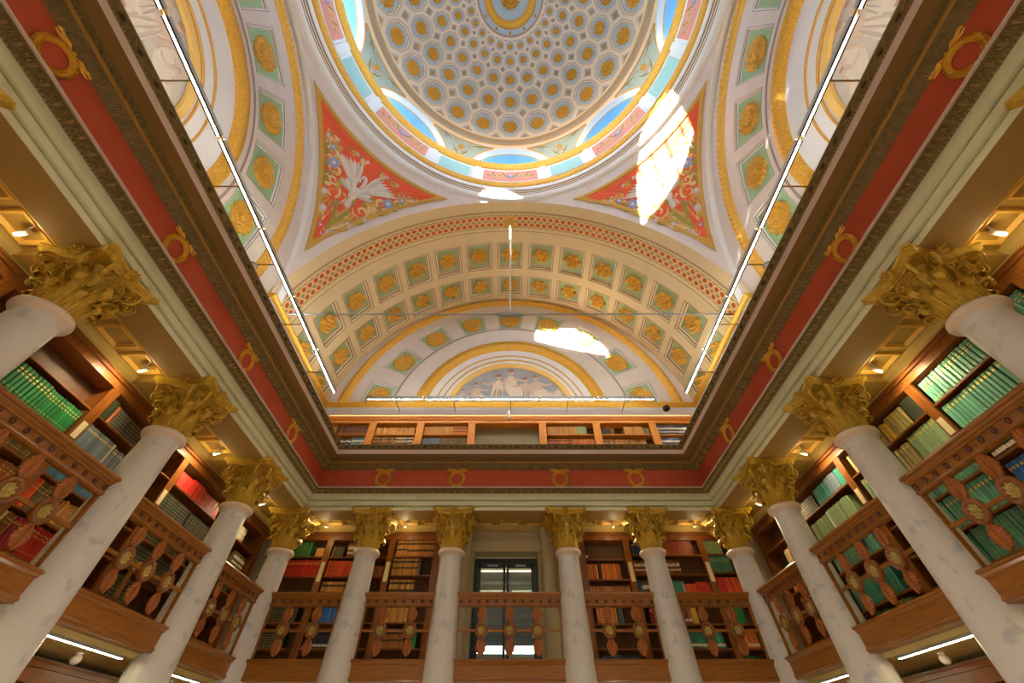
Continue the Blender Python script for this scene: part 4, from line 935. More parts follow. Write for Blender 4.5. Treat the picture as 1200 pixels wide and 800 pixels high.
for k, nm in (('B0', 'in the left corner'), ('B1', 'second from the left'), ('B2', 'just left of the glass door'), ('B3', 'just right of the glass door'), ('B4', 'second from the right'), ('B5', 'in the right corner')):
    bookcase(k, 'B', *BU[k], BS[k], 'mahogany wall bookcase of the back gallery, ' + nm, card=k not in ('B0', 'B3'), ends=(k not in ('B0',), k in ('B2',)), cards=(3.08, 3.50))
# attic shelves
PLACE['T'] = lambda u, d, z: (u, 11.95 + d, z); ROT['T'] = 0
TU = [-6.55, -4.80, -3.13, -1.34, 1.12, 3.0, 4.97, 6.55]
for i in range(7):
    if i == 3: sh = [5.66]
    else: sh = [5.66, 6.20, 6.70, 7.16]
    bookcase('T%d' % i, 'T', TU[i], TU[i + 1], sh, 'orange pine attic bookcase above the cornice, ' + ('leftmost', 'second from the left', 'left of the empty niche', 'the empty niche in the middle', 'right of the empty niche', 'second from the right', 'rightmost')[i], z0=5.63, top=7.74, card=False, ends=(True, i == 6), wood=WOODA, uw=.125, crown=.17, backm=mat('grey green niche', srgb(150, 142, 112), .8) if i == 3 else None)
# ground floor bookcases below the galleries
PLACE['U'] = lambda u, d, z: (-(FX + d), u, z); PLACE['V'] = lambda u, d, z: (FX + d, u, z); ROT['U'] = pi / 2; ROT['V'] = -pi / 2
for side, nm in (('U', 'left'), ('V', 'right')):
    for i in range(1, 4): bookcase('%s%d' % (side, i), side, LU[i], LU[i + 1], [-1.4, -.9, -.4, .1, .5], 'dark ground floor bookcase under the %s gallery, %s' % (nm, ('nearest', 'second', 'third')[i - 1]), z0=FL, top=1.05, card=False, ends=(True, i == 3), crown=.22, uw=.11)

# ------------------------------------------------------------------ books
PAGE = mat('book pages', srgb(214, 190, 140), .8); GILT = mat('gilt lettering', srgb(220, 188, 92), .4, .3); DBAND = mat('dark spine label', srgb(60, 42, 30), .6); WLAB = mat('white shelf mark', srgb(226, 218, 200), .7)
PAL = {'green': ((26, 132, 62), 'green cloth book'), 'teal': ((94, 160, 130), 'teal cloth book'), 'dteal': ((60, 140, 120), 'dark teal cloth book'), 'paleg': ((136, 160, 112), 'pale green cloth book'), 'olive': ((168, 152, 84), 'pale olive cloth book'), 'yellow': ((206, 170, 54), 'yellow cloth book'),
       'steel': ((112, 126, 134), 'steel blue cloth book'), 'blue': ((46, 104, 178), 'blue cloth book'), 'pblue': ((78, 136, 160), 'pale blue cloth book'), 'navy': ((40, 52, 88), 'navy book'), 'dark': ((50, 50, 40), 'black bound book'), 'dgreen': ((58, 66, 48), 'dark green book with gilt bands'),
       'red': ((196, 40, 24), 'red cloth book'), 'dred': ((148, 32, 24), 'dark red book'), 'magenta': ((170, 42, 66), 'crimson book'), 'orange': ((222, 84, 34), 'orange red cloth book'), 'brown': ((140, 80, 36), 'brown leather book'), 'tan': ((206, 148, 66), 'tan leather book'), 'tand': ((196, 130, 56), 'tan leather book with dark labels'), 'lbrown': ((170, 104, 50), 'light brown leather book'),
       'cream': ((226, 206, 158), 'cream bound volume'), 'white': ((226, 222, 208), 'white bound volume'), 'olv': ((112, 92, 44), 'olive brown leather book'), 'stripe': ((70, 88, 120), 'blue book with white spine label'), 'amber': ((206, 118, 44), 'amber leather book')}
BMAT = {}
def bmat(k, v):
    key = (k, v)
    if key not in BMAT:
        c = PAL[k][0]; f = (1, .86, 1.12)[v]; BMAT[key] = mat('cover %s %d' % (k, v), srgb(*[min(255, q * f) for q in c]), .5, noise=.12, scale=14)
    return BMAT[key]
BOOKS = []; BANDS = {'gilt': [(.74, .10, 0)], 'gilt2': [(.78, .05, 0), (.66, .05, 0), (.16, .02, 0)], 'gilt3': [(.80, .09, 0), (.12, .015, 0)], 'rib': [(.86, .02, 0), (.70, .02, 0), (.54, .02, 0), (.38, .02, 0), (.22, .02, 0), (.08, .02, 0)], 'dlab': [(.74, .12, 1), (.38, .10, 1)], 'dl2': [(.72, .13, 1), (.30, .13, 1)], 'wlab': [(.12, .16, 2)], 'wtop': [(.55, .22, 2), (.25, .12, 2)], 'lines': [(.82, .012, 0), (.72, .012, 0), (.2, .012, 0)], 'none': []}
def run_books(key, row, u0, u1, n, h, col, bands='gilt', lean=0, depth=.24, jit=.03, gaps=(), hvar=None, dark=None):
    """n books standing on shelf number row of bookcase key between u0 and u1"""
    side, lo, hi, shelves = CASES[key]; z = shelves[row]; p = (u1 - u0) / n
    for i in range(n):
        w = p * random.uniform(.90, .985); hh = h * (1 + random.uniform(-jit, jit)) if jit else h
        BOOKS.append(dict(key=key, row=row, side=side, u=u0 + (i + .5) * p, z=z + .001, w=w, h=hh, D=depth * random.uniform(.96, 1), d=.03 + random.uniform(0, .012), col=col, v=random.choice((0, 0, 0, 1, 2)), bands=bands, lean=lean))
def book_mb(b):
    m = MB(); w, h, D = b['w'] / 2, b['h'], b['D']; xs_ = (-w, -w * .55, w * .55, w); ys = (.006, -.003, -.003, .006)
    V = []
    for z in (0, h):
        for x, y in zip(xs_, ys): V.append((x, y, z))
        V += [(w, D, z), (-w, D, z)]
    F = [(0, 1, 7, 6), (1, 2, 8, 7), (2, 3, 9, 8), (3, 4, 10, 9), (5, 0, 6, 11)]
    m.add(V, F, 0); m.add(V, [(4, 5, 11, 10)], 1); m.add(V, [(6, 7, 8, 9, 10, 11), (5, 4, 3, 2, 1, 0)], 1)
    for zf, hf, mi in BANDS[b['bands']]:
        z0, z1 = h * zf, h * (zf + hf); k = 1.0 if mi else .62
        P = [(x * k, y - .0022, z) for z in (z0, z1) for x, y in ((-w, .006) if k == 1 else (-w, -.002), (-w * .55, -.003), (w * .55, -.003), (w, .006) if k == 1 else (w, -.002))]
        m.add(P, [(0, 1, 5, 4), (1, 2, 6, 5), (2, 3, 7, 6)], 2 + mi)
    return m
B_ = run_books
# left gallery
B_('L1', 4, 3.2, 4.62, 20, .37, 'green', 'gilt2', jit=.004); B_('L1', 4, 4.62, 5.255, 11, .355, 'green', 'gilt2', jit=.012)
B_('L2', 4, 5.45, 6.10, 12, .325, 'steel', 'gilt', jit=.01); B_('L2', 4, 6.10, 6.15, 1, .33, 'cream', 'none'); B_('L2', 4, 6.16, 6.55, 7, .29, 'steel', 'gilt', jit=.02)
B_('L2', 5, 5.66, 5.72, 1, .31, 'lbrown', 'none'); B_('L2', 5, 5.73, 6.60, 20, .30, 'dark', 'rib', jit=.01); B_('L2', 5, 5.45, 5.64, 1, .335, 'dgreen', 'none')
B_('L2', 3, 5.45, 6.42, 17, .27, 'pblue', 'gilt', jit=.01); B_('L2', 3, 6.5, 7.4, 16, .28, 'dgreen', 'rib', jit=.02)
B_('L2', 2, 5.45, 5.62, 4, .36, 'orange', 'gilt2', jit=.02); B_('L2', 2, 5.63, 6.06, 9, .34, 'olv', 'gilt2', jit=.04); B_('L2', 2, 6.08, 6.42, 6, .30, 'tan', 'gilt2', jit=.05); B_('L2', 2, 6.43, 6.62, 3, .29, 'olv', 'gilt2', jit=.05)
B_('L2', 1, 5.45, 5.55, 2, .35, 'cream', 'gilt2', jit=.03); B_('L2', 1, 5.555, 5.69, 4, .34, 'lbrown', 'gilt2', jit=.03); B_('L2', 1, 5.70, 5.98, 7, .35, 'magenta', 'gilt', jit=.03); B_('L2', 1, 6.02, 6.42, 8, .35, 'red', 'gilt2', jit=.03); B_('L2', 1, 6.5, 7.2, 12, .33, 'dred', 'gilt2', jit=.05)
B_('L1', 3, 3.6, 5.2, 28, .29, 'olv', 'gilt2', jit=.05); B_('L1', 2, 3.6, 5.2, 26, .32, 'lbrown', 'gilt2', jit=.05); B_('L1', 1, 3.6, 5.2, 26, .32, 'dred', 'gilt', jit=.05)
B_('L3', 5, 7.78, 8.28, 7, .27, 'red', 'lines', jit=.015); B_('L3', 5, 8.29, 8.72, 6, .31, 'red', 'lines', jit=.01); B_('L3', 5, 8.73, 9.5, 11, .28, 'red', 'lines', jit=.02)
B_('L3', 4, 7.78, 8.66, 17, .30, 'dgreen', 'rib', jit=.008); B_('L3', 4, 8.72, 9.6, 16, .28, 'dgreen', 'rib', jit=.008)
B_('L3', 3, 7.95, 9.36, 27, .27, 'dgreen', 'rib', jit=.008); B_('L3', 2, 7.9, 9.06, 22, .34, 'dgreen', 'rib', jit=.008); B_('L3', 1, 7.88, 8.46, 11, .33, 'dgreen', 'rib', jit=.01)
B_('L4', 5, 10.0, 10.5, 4, .31, 'dark', 'none'); B_('L4', 5, 10.55, 10.95, 4, .29, 'cream', 'wtop', jit=.01); B_('L4', 4, 10.02, 10.5, 4, .30, 'dark', 'wtop'); B_('L4', 4, 10.9, 11.5, 7, .28, 'olv', 'wtop'); B_('L4', 3, 10.1, 11.3, 12, .30, 'dgreen', 'gilt')
# right gallery
B_('R1', 5, 3.1, 5.14, 26, .355, 'teal', 'gilt2', jit=.012); B_('R1', 4, 3.1, 4.1, 13, .38, 'teal', 'gilt3', jit=.006); B_('R1', 4, 4.12, 5.14, 14, .375, 'teal', 'gilt3', jit=.01)
B_('R2', 5, 5.36, 5.66, 1, .34, 'dgreen', 'none'); B_('R2', 5, 5.70, 6.12, 5, .335, 'olive', 'gilt2', jit=.02); B_('R2', 5, 6.12, 6.3, 2, .31, 'yellow', 'gilt2'); B_('R2', 5, 6.32, 7.4, 12, .32, 'olive', 'gilt')
B_('R2', 4, 5.36, 6.02, 8, .375, 'paleg', 'gilt3', jit=.01); B_('R2', 4, 6.05, 6.4, 4, .345, 'olive', 'gilt3', jit=.02); B_('R2', 4, 6.42, 7.45, 12, .34, 'paleg', 'gilt3', jit=.02)
B_('R1', 3, 3.5, 4.6, 20, .33, 'teal', 'gilt', jit=.02); B_('R1', 3, 4.62, 5.12, 8, .29, 'dark', 'wlab', jit=.06); B_('R1', 2, 3.5, 4.66, 18, .35, 'teal', 'gilt', jit=.02); B_('R1', 2, 4.70, 5.12, 7, .33, 'blue', 'gilt', jit=.01); B_('R1', 1, 3.5, 5.1, 24, .33, 'dteal', 'lines', jit=.03)
B_('R2', 3, 5.36, 6.28, 13, .34, 'teal', 'gilt', jit=.01); B_('R2', 3, 6.3, 7.3, 14, .33, 'teal', 'gilt', jit=.02); B_('R2', 2, 5.36, 6.30, 13, .375, 'teal', 'gilt', jit=.006); B_('R2', 2, 6.32, 7.3, 13, .37, 'teal', 'gilt', jit=.01); B_('R2', 1, 5.36, 6.28, 13, .37, 'teal', 'lines', jit=.03); B_('R2', 1, 6.3, 7.3, 13, .35, 'dteal', 'lines', jit=.03)
B_('R3', 4, 7.75, 7.95, 1, .33, 'dteal', 'none'); B_('R3', 4, 7.97, 8.35, 4, .325, 'steel', 'lines', jit=.02); B_('R3', 4, 8.36, 8.85, 7, .31, 'dteal', 'lines', jit=.03); B_('R3', 4, 8.9, 9.6, 10, .29, 'dark', 'rib', jit=.04)
B_('R3', 3, 7.98, 8.75, 10, .335, 'paleg', 'rib', jit=.015); B_('R3', 3, 8.78, 8.82, 1, .33, 'white', 'none'); B_('R3', 3, 8.84, 9.5, 8, .31, 'paleg', 'rib', jit=.02)
B_('R3', 2, 7.78, 7.97, 1, .34, 'dteal', 'none'); B_('R3', 2, 8.02, 8.28, 4, .37, 'teal', 'lines', jit=.01); B_('R3', 2, 8.45, 9.42, 14, .35, 'teal', 'rib', jit=.015); B_('R3', 1, 8.10, 9.4, 18, .40, 'dteal', 'lines', jit=.02); B_('R3', 0, 8.05, 8.32, 3, .38, 'paleg', 'none', jit=.05); B_('R3', 0, 8.33, 8.52, 2, .38, 'yellow', 'none', jit=.05); B_('R3', 0, 8.6, 9.3, 8, .36, 'dteal', 'gilt', jit=.06)
B_('R4', 5, 9.95, 10.3, 2, .33, 'red', 'none'); B_('R4', 5, 10.32, 10.6, 3, .30, 'blue', 'wlab', jit=.06); B_('R4', 4, 10.0, 10.75, 7, .30, 'amber', 'gilt2', jit=.02); B_('R4', 4, 10.78, 10.95, 2, .28, 'cream', 'none'); B_('R4', 3, 10.75, 11.25, 8, .28, 'amber', 'gilt', jit=.02); B_('R4', 2, 10.7, 11.2, 7, .32, 'brown', 'gilt', jit=.04); B_('R4', 1, 10.0, 10.6, 7, .33, 'red', 'wlab', jit=.06)
# back gallery
B_('B0', 5, -5.9, -5.42, 6, .34, 'green', 'rib', jit=.01); B_('B0', 5, -5.28, -5.05, 1, .20, 'tan', 'none'); B_('B0', 4, -6.0, -5.0, 17, .355, 'red', 'gilt', jit=.01); B_('B0', 5, -6.5, -5.95, 7, .30, 'dark', 'wtop'); B_('B0', 4, -6.5, -6.05, 7, .30, 'dark', 'rib')
B_('B1', 5, -4.82, -4.5, 6, .24, 'dark', 'rib', jit=.01); B_('B1', 5, -4.42, -4.0, 4, .32, 'brown', 'wtop', jit=.04); B_('B1', 4, -4.83, -3.7, 18, .34, 'orange', 'lines', jit=.005); B_('B1', 3, -4.82, -4.2, 10, .37, 'tan', 'dl2', jit=.005); B_('B1', 3, -4.18, -4.0, 2, .34, 'dark', 'wlab'); B_('B1', 2, -4.7, -4.0, 6, .36, 'blue', 'none', jit=.01); B_('B1', 2, -3.98, -3.8, 2, .34, 'brown', 'wlab')
B_('B0', 2, -6.2, -5.2, 14, .28, 'dgreen', 'rib', jit=.01); B_('B0', 1, -6.2, -5.3, 14, .27, 'dgreen', 'rib', jit=.01); B_('B1', 1, -4.6, -3.9, 7, .26, 'navy', 'wlab')
B_('B2', 5, -3.1, -2.80, 4, .36, 'tand', 'dlab', jit=.01); B_('B2', 5, -2.79, -2.08, 10, .37, 'tand', 'dl2', jit=.01); B_('B2', 4, -3.12, -2.42, 11, .36, 'tan', 'dlab', jit=.015); B_('B2', 4, -2.41, -2.37, 1, .36, 'steel', 'none'); B_('B2', 3, -3.1, -2.45, 10, .36, 'tan', 'dl2', jit=.006); B_('B2', 2, -3.1, -2.5, 9, .36, 'tan', 'lines', jit=.01); B_('B2', 1, -3.1, -2.5, 8, .33, 'lbrown', 'dlab', jit=.04); B_('B2', 1, -2.4, -2.2, 3, .30, 'green', 'none'); B_('B1', 4, -3.66, -3.34, 4, .22, 'brown', 'none')
B_('B3', 5, 2.0, 2.08, 2, .33, 'dark', 'wlab'); B_('B3', 4, 2.02, 2.30, 4, .33, 'amber', 'rib', jit=.01); B_('B3', 4, 2.31, 2.37, 1, .40, 'dark', 'none'); B_('B3', 4, 2.39, 2.9, 8, .335, 'amber', 'none', jit=.006); B_('B3', 3, 2.02, 3.05, 17, .30, 'lbrown', 'rib', jit=.01); B_('B3', 2, 2.1, 2.6, 6, .34, 'amber', 'rib'); B_('B3', 2, 2.62, 2.75, 2, .36, 'steel', 'none')
B_('B3', 0, 2.1, 3.0, 12, .30, 'stripe', 'wlab', jit=.08); B_('B4', 5, 3.28, 3.6, 5, .30, 'navy', 'gilt'); B_('B4', 5, 3.95, 4.98, 17, .33, 'dred', 'rib', jit=.02); B_('B4', 4, 3.27, 3.6, 6, .30, 'brown', 'wtop', jit=.04); B_('B4', 4, 4.1, 4.48, 6, .31, 'brown', 'wtop', jit=.06)
B_('B4', 3, 3.27, 3.35, 1, .39, 'blue', 'none'); B_('B4', 3, 3.36, 3.6, 4, .36, 'olv', 'wtop', jit=.04); B_('B4', 3, 3.95, 4.40, 7, .37, 'dteal', 'lines', jit=.01); B_('B4', 3, 4.41, 4.44, 1, .36, 'white', 'none'); B_('B4', 3, 4.46, 4.74, 5, .31, 'orange', 'lines', jit=.01); B_('B4', 3, 4.75, 5.1, 6, .35, 'red', 'lines', jit=.02)
B_('B5', 5, 5.3, 5.75, 8, .34, 'paleg', 'rib', jit=.01); B_('B5', 4, 5.3, 5.85, 10, .36, 'dteal', 'gilt2', jit=.01); B_('B5', 3, 5.28, 5.50, 3, .40, 'red', 'none', jit=.01); B_('B5', 3, 5.51, 5.9, 6, .40, 'orange', 'none', jit=.01)
B_('B4', 2, 3.4, 3.9, 7, .30, 'dred', 'gilt'); B_('B4', 2, 4.0, 4.4, 5, .32, 'brown', 'wlab'); B_('B4', 2, 4.41, 4.55, 1, .33, 'yellow', 'none'); B_('B4', 1, 3.95, 5.0, 14, .30, 'dteal', 'wlab', jit=.03); B_('B5', 2, 5.3, 5.7, 7, .32, 'green', 'lines'); B_('B5', 1, 5.3, 5.8, 8, .30, 'amber', 'wlab', jit=.05); B_('B5', 0, 5.3, 5.7, 7, .28, 'green', 'wlab', jit=.05)
# attic
B_('T0', 3, -6.2, -6.02, 2, .30, 'tan', 'none'); B_('T0', 3, -5.95, -4.97, 17, .34, 'brown', 'dlab', jit=.02); B_('T0', 2, -6.3, -5.4, 11, .33, 'dark', 'wtop', jit=.06); B_('T0', 2, -5.38, -4.97, 8, .36, 'pblue', 'wtop', jit=.01)
B_('T1', 3, -4.65, -3.3, 22, .27, 'tan', 'lines', jit=.03); B_('T1', 2, -4.65, -3.95, 12, .36, 'tan', 'dlab', jit=.01); B_('T1', 2, -3.92, -3.3, 10, .36, 'cream', 'dlab', jit=.02)
B_('T2', 3, -2.98, -2.0, 16, .31, 'tan', 'lines', jit=.02); B_('T2', 3, -1.98, -1.5, 7, .31, 'amber', 'dlab', jit=.02); B_('T2', 2, -2.98, -2.4, 8, .34, 'steel', 'none', jit=.02); B_('T2', 2, -2.38, -1.5, 13, .34, 'olv', 'rib', jit=.01)
B_('T4', 3, 1.28, 2.3, 17, .31, 'tand', 'rib', jit=.008); B_('T4', 3, 2.31, 2.65, 5, .31, 'paleg', 'rib', jit=.008); B_('T4', 2, 1.28, 2.1, 14, .30, 'amber', 'dlab', jit=.008); B_('T4', 2, 2.13, 2.85, 12, .30, 'amber', 'lines', jit=.008)
B_('T5', 3, 3.16, 3.5, 1, .24, 'dark', 'none'); B_('T5', 3, 3.95, 4.6, 9, .31, 'tan', 'none', jit=.02); B_('T5', 3, 4.6, 4.82, 2, .26, 'olv', 'none'); B_('T5', 2, 3.14, 4.05, 15, .28, 'tan', 'dlab', jit=.008); B_('T5', 2, 4.08, 4.6, 8, .28, 'tan', 'dlab', jit=.008)
B_('T6', 3, 5.12, 6.3, 16, .36, 'stripe', 'wtop', jit=.01); B_('T6', 2, 5.12, 6.3, 16, .34, 'stripe', 'wtop', jit=.01)
for sd in 'UV':
    for i in range(1, 4): B_('%s%d' % (sd, i), 4, LU[i] + .2, LU[i + 1] - .3, 22, .30, 'dark', 'wlab', jit=.06); B_('%s%d' % (sd, i), 3, LU[i] + .2, LU[i + 1] - .3, 22, .30, 'dred', 'gilt', jit=.06)
cp, sp_ = cos(R(53.1)), sin(R(53.1))
def pix(p):
    x, y, z = p; d = y * cp + z * sp_; return (598 + 441 * x / d, 329 - 441 * (-y * sp_ + z * cp) / d) if d > .1 else (-999, -999)
for b in BOOKS:
    P_ = PLACE[b['side']]; c = [pix(P_(b['u'] + du, b['d'], b['z'] + dz)) for du, dz in ((-b['w'] / 2, 0), (b['w'] / 2, 0), (b['w'] / 2, b['h']), (-b['w'] / 2, b['h']))]
    ar = abs(sum(c[i][0] * c[(i + 1) % 4][1] - c[(i + 1) % 4][0] * c[i][1] for i in range(4))) / 2
    mx = sum(q[0] for q in c) / 4; my = sum(q[1] for q in c) / 4
    b['area'] = ar if (0 <= mx <= 1200 and 0 <= my <= 800) else ar * .001
    if b['row'] in (0, 1) and b['side'] in 'LRB': b['area'] *= .4
ROW = ['bottom row', 'fifth row down', 'fourth row down', 'third row down', 'second row', 'top row']
CN = {'L': 'left wall', 'R': 'right wall', 'B': 'back wall', 'T': 'attic', 'U': 'left ground floor', 'V': 'right ground floor'}
cnt = {}
for b in sorted(BOOKS, key=lambda b: b['u'] * (-1 if b['side'] in 'RV' else 1)):
    k = (b['key'], b['row'], b['col']); cnt[k] = cnt.get(k, 0) + 1
    nth = int(b['key'][1:]); row = ROW[b['row'] + (b['key'] == 'R3')] if b['side'] in 'LRB' else ('upper row', 'lower row')[b['row'] == 2]
    cs = {'L': '%s left gallery bookcase' % ('nearest', 'second', 'third', 'fourth', 'last')[nth % 5], 'B': 'back bookcase %s' % ('in left corner', 'second from left', 'left of door', 'right of door', 'second from right', 'in right corner')[nth % 6], 'T': 'attic bookcase %s from left' % ORD[nth]}
    cs['R'] = cs['L'].replace('left', 'right'); cs['U'] = cs['V'] = 'ground floor'
    b['label'] = '%s, %s from left, %s, %s' % (PAL[b['col']][1], ORD[cnt[k] - 1], row, cs[b['side']])
BOOKS.sort(key=lambda b: -b['area'])
SLOTS = [PAGE, GILT, DBAND, WLAB]
rest = MB(); restm = SLOTS[:]; ri = {}
for n_, b in enumerate(BOOKS):
    mbk = book_mb(b); p = PLACE[b['side']](b['u'], b['d'], b['z']); r = ROT[b['side']]
    if n_ < 298:
        ob('book', mbk.mesh('book', [bmat(b['col'], b['v'])] + SLOTS), None, p, (0, 0, r), label=b['label'], cat='book', group='books on the %s shelves' % CN[b['side']])
    else:
        cm_ = bmat(b['col'], b['v'])
        if cm_.name not in ri: ri[cm_.name] = len(restm); restm.append(cm_)
        mbk.m = [ri[cm_.name] if q == 0 else q - 1 for q in mbk.m]
        rest.join(mbk, Matrix.Translation(p) @ Matrix.Rotation(r, 4, 'Z'))
ob('books', rest.mesh('books', restm), label='smaller and farther books filling the remaining shelves', cat='books', kind='stuff')

# ------------------------------------------------------------------ glass door in the back gallery
dr = ob('door_1', None, None, (-.115, G + .1, DZ0), label='dark teal double glass door behind the back gallery', cat='door', kind='structure')
w_ = (DX1 - DX0) / 2; hd = DZ1 - DZ0
mb = MB()
for x0, x1, z0, z1 in ((-w_, -w_ + .10, 0, hd), (w_ - .10, w_, 0, hd), (-w_ + .10, w_ - .10, hd - .10, hd)): mb.box(x0, -.08, z0, x1, .08, z1)
ob('door_frame', mb.mesh('door_frame', TEAL), dr)
for s_ in (-1, 1):
    a, b2 = (-w_ + .10, -.01) if s_ < 0 else (.01, w_ - .10); mb = MB()
    for x0, x1, z0, z1 in ((a, a + .07, 0, hd - .1), (b2 - .07, b2, 0, hd - .1), (a, b2, hd - .19, hd - .1), (a, b2, 0, .12)): mb.box(x0, -.03, z0, x1, .03, z1)
    lf = ob('door_leaf', mb.mesh('door_leaf', TEAL), dr); ob('glass_pane', MB().box(a + .07, -.006, .12, b2 - .07, .006, hd - .19).mesh('glass_pane', GLASS), lf)
    ob('door_closer', MB().box((a + b2) / 2 - .12, -.06, hd - .165, (a + b2) / 2 + .16, -.03, hd - .125).mesh('door_closer', ALU), lf)
for s_ in (-1, 1):
    structure('trim_%d' % (11 if s_ < 0 else 12), MB().lathe([(.19, 1.4), (.19, 1.5), (.165, 1.53), (.16, 3.9), (.18, 3.93), (.19, 4.0), (.19, 4.2)], 24, 0, cx=-.115 + s_ * 1.10, cy=11.72).mesh('pilaster', mat('beige painted plaster', srgb(196, 182, 140), .6, noise=.06)), 'beige round pilaster on the %s of the glass door' % ('left' if s_ < 0 else 'right'), 'pilaster')
mb = MB(); mb.box(-1.9, 11.86, 3.72, 1.85, G + .02, 4.2); mb.box(-1.9, 11.80, 3.96, 1.85, 11.86, 4.0); mb.box(-1.9, 11.80, 4.08, 1.85, 11.86, 4.14)
for x0, x1 in ((-1.9, DX0), (DX1, 1.85)): mb.box(x0, 11.95, 1.4, x1, G + .02, 3.72)
structure('trim_13', mb.mesh('door_surround', MATS['beige painted plaster']), 'beige plaster surround of the glass door', 'door surround')
mb = MB(); yb = 15.6
mb.box(-3, G + .45, 1.2, 3, yb, 1.4); mb.box(-3, G + .45, 3.95, 3, yb, 4.1); mb.box(-3.1, G + .45, 1.2, -3, yb, 4.1); mb.box(3, G + .45, 1.2, 3.1, yb, 4.1)
mb.box(-3.1, yb, 1.2, -1.1, yb + .2, 4.1); mb.box(1.1, yb, 1.2, 3.1, yb + .2, 4.1); mb.box(-1.1, yb, 3.8, 1.1, yb + .2, 4.1); mb.box(-1.1, yb, 1.2, 1.1, yb + .2, 2.3); mb.box(-.06, yb, 2.3, .06, yb + .2, 3.8)
structure('wall_vestibule', mb.mesh('wall_vestibule', MATS['beige painted plaster']), 'beige vestibule walls seen through the glass door', 'vestibule')
for i, (x0, x1) in enumerate(((-1.1, -.06), (.06, 1.1))): structure('window_%d' % (20 + i), MB().box(x0, yb + .08, 2.3, x1, yb + .1, 3.8).mesh('pane', GLASS), '%s pane of the vestibule window beyond the glass door' % ('left' if i == 0 else 'right'), 'window')
bl = ob('window_blind', MB().box(-1.1, -.03, 0, 1.1, .03, .05).mesh('head_rail', ALU), None, (0, yb - .08, 3.64), label='pale slatted blind on the vestibule window beyond the glass door', cat='blind')
slm = MB().box(-1.08, -.03, -.075, 1.08, .0, .0).xf(Matrix.Rotation(R(-14), 4, 'X')).mesh('slat', mat('pale blind slat', srgb(176, 178, 180), .6))
for k in range(15): ob('slat', slm, bl, (0, 0, -.08 * k))
vl = ob('strip_light', MB().box(-1.2, -.015, -.015, 1.2, .015, .015).mesh('tube', emis('vestibule tube', (1, .86, .5), 2.5)), None, (0, 14.1, 3.90), label='glowing strip light on the vestibule ceiling beyond the door', cat='lamp')

pb = MB().box(-.035, -.015, 0, .035, .015, .40)
t = ob('prop_board', pb.mesh('board', WOODH), None, (-6.32, 7.66, 1.76), (R(-8), R(6), pi / 2), label='oak prop board with a rounded hook before the dark green books', cat='prop board')
ob('hook', MB().tube([(0, 0, .38), (.02, 0, .45), (.07, 0, .50), (.13, 0, .52)], [.035, .04, .045, .04], 10).mesh('hook', WOODH), t)
ob('wall_handset', MB().tube([(0, 0, 0), (.0, -.03, -.10), (.05, -.03, -.14), (.10, -.03, -.10), (.10, -.02, .05)], .012, 6).box(-.03, -.04, -.02, .03, .0, .10).mesh('handset', ALU), None, (.93, 11.93, 2.56), label='small grey handset with looped cable right of the glass door', cat='handset')
# ------------------------------------------------------------------ lamps
def light_bar(label, joints, axis, p, wall):
    """led bar on wall arms: axis 'y' (fixed x=p) or 'x' (fixed y=p), at z 8.14"""
    t = ob('light_bar', None, None, (0, 0, 0), label=label, cat='lamp', group='led light bars above the cornice'); z = 8.14; wall -= .02 * (1 if wall > 0 else -1)
    f = (lambda a, o, zz: (p + o, a, zz)) if axis == 'y' else (lambda a, o, zz: (a, p + o, zz))
    for i in range(len(joints) - 1):
        a, b = joints[i] + .05, joints[i + 1] - .05
        def bx(o0, o1, z0, z1, a=a, b=b): q, w = f(a, o0, z0), f(b, o1, z1); return MB().box(min(q[0], w[0]), min(q[1], w[1]), z0, max(q[0], w[0]), max(q[1], w[1]), z1)
        h = bx(-.06, .06, z - .030, z + .05); hs = ob('housing', h.mesh('housing', ALU), t)
        lp_ = bx(-.06, -.020, z - .044, z - .030); lp_.join(bx(.020, .06, z - .044, z - .030)); ob('lip', lp_.mesh('lip', mat('bronzed lip', srgb(84, 68, 40), .6, .2)), hs)
        ob('diffuser', bx(-.020, .020, z - .042, z - .036).mesh('diffuser', LEDM), hs); ob('diffuser', bx(-.05, .05, z + .051, z + .056).mesh('diffuser', emis('led uplight', (1, .93, .82), LED_UP)), hs)
        if i: ob('joint', MB().tube([f(joints[i] - .06, 0, z), f(joints[i] + .06, 0, z)], .035, 8).mesh('joint', BRASS), t)
        m_ = (a + b) / 2; w0 = f(m_, .07 * (1 if wall > 0 else -1), z + .0); w1 = f(m_, wall - p, z)
        ob('arm', MB().tube([w0, w1], .018, 6).mesh('arm', BRASS), t)
    return t
JY = [-10.7, -8.5, -6.3, -4.1, -1.95, .20, 2.35, 4.50, 6.65, 8.80, 10.97]
light_bar('led light bar on brass arms above the left cornice', JY, 'y', -6.1, -WX); light_bar('led light bar on brass arms above the right cornice', JY, 'y', 6.1, WX)
light_bar('led light bar on brass arms across the end wall', [-5.07, -3.04, -1.0, 1.03, 3.06, 5.1], 'x', 11.3, G); light_bar('led light bar behind the camera', [-5.07, -3.04, -1.0, 1.03, 3.06, 5.1], 'x', -11.3, -G)
tr = ob('tie_rod', MB().tube([(-WX, 0, 0), (WX, 0, 0)], .028, 8).mesh('rod', ALU), None, (0, 7.82, 8.70), label='thin steel tie rod across the vault with a vertical hanger', cat='tie rod')
ob('hanger', MB().tube([(0, 0, .05), (0, 0, 5.97)], .035, 8).mesh('hanger', WHITE), tr); ob('turnbuckle', MB().tube([(-.45, 0, 0), (-.36, 0, 0), (-.2, 0, 0), (0, 0, 0), (.2, 0, 0), (.36, 0, 0), (.45, 0, 0)], [.035, .07, .095, .10, .095, .07, .035], 12).mesh('turnbuckle', ALU), tr)
